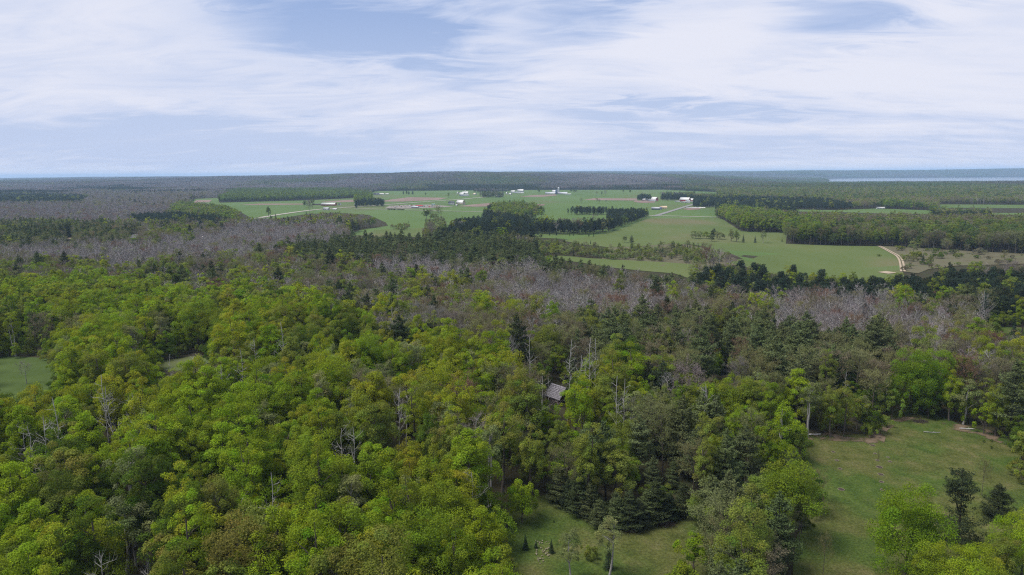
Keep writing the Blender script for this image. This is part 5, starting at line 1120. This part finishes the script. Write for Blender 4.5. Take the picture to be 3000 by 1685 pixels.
# ------------------------------------------------------------------ cabin in the woods
def cabin():
    p = unproj(1637, 1181); rz = math.atan2(-.77, .64) - R_(90)   # ridge heads to the right and towards the camera
    t = thing('cabin', 'weathered cabin with grey shingled roof and brown gable in the woods', 'cabin', (p[0], p[1], p[2]), rz)
    L, D, hw, hr = 5.6, 4.8, 2.5, 2.9; w = D / 2
    wood = noise_mat('cabin_boards', [(.3, (.07, .045, .038)), (.7, (.14, .095, .08))], 2.5, stretch=(6, 6, .6))
    shg = noise_mat('cabin_shingles', [(.35, (.07, .066, .075)), (.5, (.15, .142, .16)), (.62, (.22, .21, .235))], 2.2, detail=3, stretch=(1, 1, 1.4))
    B = MB(); B.prism([(-w, -.5), (-w, hw), (0, hw + hr), (w, hw), (w, -.5)], -L / 2, L / 2); obj('wall', B.mesh('wall', [wood]), t)
    for sx, nm in ((-1, 'left'), (1, 'right')):
        d = np.array([w, hr]) / math.hypot(w, hr); s0 = np.array([-w, hw]) - d * .5; s1 = np.array([0, hw + hr])
        r = None
        nrow = 9
        for k in range(nrow):      # overlapping shingle courses
            a = s0 + (s1 - s0) * k / nrow; b = s0 + (s1 - s0) * (k + 1.12) / nrow; n = np.array([-d[1], d[0]])
            pr = [tuple(a + n * .10), tuple(a + n * .17), tuple(b + n * .12), tuple(b + n * .05)]
            if sx > 0: pr = [(-x, z) for x, z in pr][::-1]
            B = MB(); B.prism(pr, -L / 2 - .4 + (k % 2) * .03, L / 2 + .4 + (k % 3) * .03)
            o = obj('roof' if r is None else 'shingle_course', B.mesh('course', [shg]), t if r is None else r); r = r or o
    B = MB(); B.box((.2, L / 2 + .04, hw + .7), (.6, .1, .8)); obj('window', B.mesh('window', [paint('black')]), t)
    B = MB(); B.box((-.5, L / 2 + .04, 1.0), (.95, .1, 2.0)); obj('door', B.mesh('door', [paint('brown')]), t)
cabin()
def teal_house():
    p = unproj(2812, 1712); t = thing('house', 'low house with a teal metal roof half hidden under leafy branches', 'house', (p[0], p[1], p[2]), R_(78))
    L, D, hw, hr = 12, 8, 2.6, 1.8; w = D / 2
    B = MB(); B.prism([(-w, -.5), (-w, hw), (0, hw + hr), (w, hw), (w, -.5)], -L / 2, L / 2); obj('wall', mesh1(B, paint('pale')), t)
    for sx in (-1, 1):
        B = MB(); pr = [(0, hw + hr + .05), (0, hw + hr + .2), (-w - .5, hw - .08), (-w - .5, hw - .22)]
        if sx > 0: pr = [(-x, z) for x, z in pr][::-1]
        B.prism(pr, -L / 2 - .5, L / 2 + .5); r = obj('roof_slope', mesh1(B, paint('teal')), t)
        for k in range(11):
            B = MB(); y = -L / 2 - .4 + k * (L + .8) / 10
            a, b = np.array([0, hw + hr + .2]), np.array([-w - .5, hw - .08]); q = [tuple(a), tuple(a + (0, .06)), tuple(b + (0, .06)), tuple(b)]
            if sx > 0: q = [(-x, z) for x, z in q][::-1]
            B.prism(q, y - .04, y + .04); obj('roof_seam', mesh1(B, paint('teal')), r)
    for k in range(3):
        B = MB(); B.box((-w - .03, -4 + 4 * k, 1.5), (.1, 1.2, 1.1)); obj('window', mesh1(B, paint('glass')), t)
    B = MB(); B.box((-w - .03, 2.0, 1.0), (.1, 1.0, 2.0)); obj('door', mesh1(B, paint('white')), t)
teal_house()

# ------------------------------------------------------------------ small things on the clearings
M_MULCH = noise_mat('dark_mulch', [(.3, (.028, .022, .020)), (.7, (.06, .048, .042))], 4.0)
M_RIM = noise_mat('dry_rim_grass', [(.3, (.14, .125, .085)), (.7, (.20, .18, .125))], 3.0)
def zp(x, y): return 2300 + x / 3.046, 1210 + y / 3.046
for i, (x, y, r) in enumerate(((430, 352, .8), (460, 427, .85), (490, 503, .85), (500, 687, 1.2), (803, 367, .7), (822, 428, .8), (840, 488, 1.3), (853, 553, 1.1), (860, 620, .9), (870, 691, .9), (780, 294, 1.1), (918, 400, .6), (935, 438, .8))):
    p = unproj(*zp(x, y)); row = 'left-hand row' if i < 4 else 'longer row'
    t = thing('mulch_ring', 'dark mulch ring with a pale rim in the short row on the mown clearing' if i < 4 else 'dark mulch ring with a pale rim in the long row on the mown clearing', 'mulch ring', (p[0], p[1], p[2] + .12), 0, 'short row of mulch rings' if i < 4 else 'long row of mulch rings')
    B = MB(); r = r * .52; B.tube([(0, 0, .0), (0, 0, .09), (0, 0, .13)], [r, r * .8, .03], 16); obj('mulch', B.mesh('mulch', [M_MULCH]), t)
    a = np.linspace(0, 2 * math.pi, 19); B = MB(); B.tube(np.stack([np.cos(a) * r * 1.12, np.sin(a) * r * 1.12, .04 + 0 * a], 1), np.full(19, .06), 5); obj('rim', B.mesh('rim', [M_RIM]), t)
p = unproj(*zp(826, 428)); t = thing('sapling_stake', 'thin dark staked sapling standing in a mulch ring', 'sapling', (p[0], p[1], p[2] + .15))
B = MB(); B.tube([(0, 0, 0), (.04, 0, 1.4), (.02, .03, 2.9)], [.06, .045, .015], 5); obj('stem', B.mesh('stem', [BARK_DK]), t)
B = MB(); B.tube([(.25, 0, 0), (.25, 0, 1.6)], [.05, .05], 5); obj('stake', B.mesh('stake', [BARK]), t)
def log(px, py, L, r, rz, mat, label):
    p = unproj(px, py); t = thing('log', label, 'log', (p[0], p[1], p[2] + .2 + r), R_(rz)); pts = [(-L / 2 + L * k / 5, .06 * math.sin(k * 1.7), .02 * math.cos(k)) for k in range(6)]
    B = MB(); B.tube(pts, np.linspace(r, r * .75, 6), 9); obj('stem', B.mesh('stem', [mat]), t)
    B = MB(); B.tube([(-L / 2 - .02, 0, 0), (-L / 2 - .01, 0, 0)], [r * .98, .01], 9); B.tube([(L / 2 + .02, 0, 0), (L / 2 + .01, 0, 0)], [r * .75, .01], 9); obj('cut_end', B.mesh('cut_end', [paint('tan')]), t)
    B = MB(); B.tube([(L * .1, 0, 0), (L * .14, .2, r + .25)], [.06, .03], 5); obj('branch_stub', B.mesh('branch_stub', [mat]), t)
log(*zp(1620, 153), 3.8, .20, -8, BARK_WHITE, 'pale fallen log on the reddish bracken')
log(*zp(263, 203), 3.4, .2, 3, BARK_WHITE, 'pale log at the litter edge of the mown clearing')
log(*zp(185, 202), 2.6, .18, -18, BARK_PALE, 'greyish short log beside the pale one at the litter edge')
log(*zp(1310, 181), 4.4, .10, -6, BARK_PALE, 'thin pole lying on the upper grass of the mown clearing')
def brush(px, py, w, d, h, label, seed, mat):
    rg = np.random.default_rng(seed); p = unproj(px, py); t = thing('brush_pile', label, 'brush pile', (p[0], p[1], p[2] + .15)); 
    for nm, n, r in (('branches', 46, .05), ('twigs', 110, .02)):
        B = MB()
        for k in range(n):
            a = rg.uniform(0, 6.28); rr = math.sqrt(rg.random()); c = np.array([rr * math.cos(a) * w / 2, rr * math.sin(a) * d / 2, h * (1 - rr) * rg.uniform(.2, 1)]); dr = rg.normal(0, 1, 3) * (1, 1, .22); dr /= np.linalg.norm(dr); l = rg.uniform(.5, 1.3)
            B.tube([c - dr * l, c + dr * l * .2 + (0, 0, .08), c + dr * l], [r, r * .8, r * .4], 4)
        obj(nm, B.mesh(nm, [mat]), t)
M_BR = noise_mat('cut_brush', [(.3, (.05, .036, .032)), (.7, (.12, .09, .08))], 2.0)
brush(1845, 1553, 3.8, 2.2, .9, 'grey heap of cut branches under the low dark pines', 1, BARK)
brush(1945, 1536, 4.6, 3.0, .5, 'flat brown brush pile on the small clearing', 2, M_BR)
brush(*zp(1212, 82), 4.2, 2.6, .6, 'dark brush pile at the far edge of the mown clearing', 3, BARK_DK)
rk = np.random.default_rng(8)
for i in range(40):     # pale stones on the stony patch
    px, py = rk.uniform(1568, 1612), rk.uniform(1585, 1655)
    p = unproj(px, py); r = rk.uniform(.10, .26)
    bmx = bmesh.new(); bmesh.ops.create_icosphere(bmx, subdivisions=1, radius=r)
    for v in bmx.verts: v.co = Vector((v.co.x * rk.uniform(.8, 1.3), v.co.y * rk.uniform(.8, 1.2), v.co.z * .6 + r * .2))
    me = bpy.data.meshes.new('stone'); bmx.to_mesh(me); bmx.free(); me.materials.append(M_RIM)
    obj('stone', me, None, (p[0], p[1], p[2] + .2), rk.uniform(0, 6), label='pale stone lying in the grass of the small clearing', category='stone', group='pale stones on the small clearing')
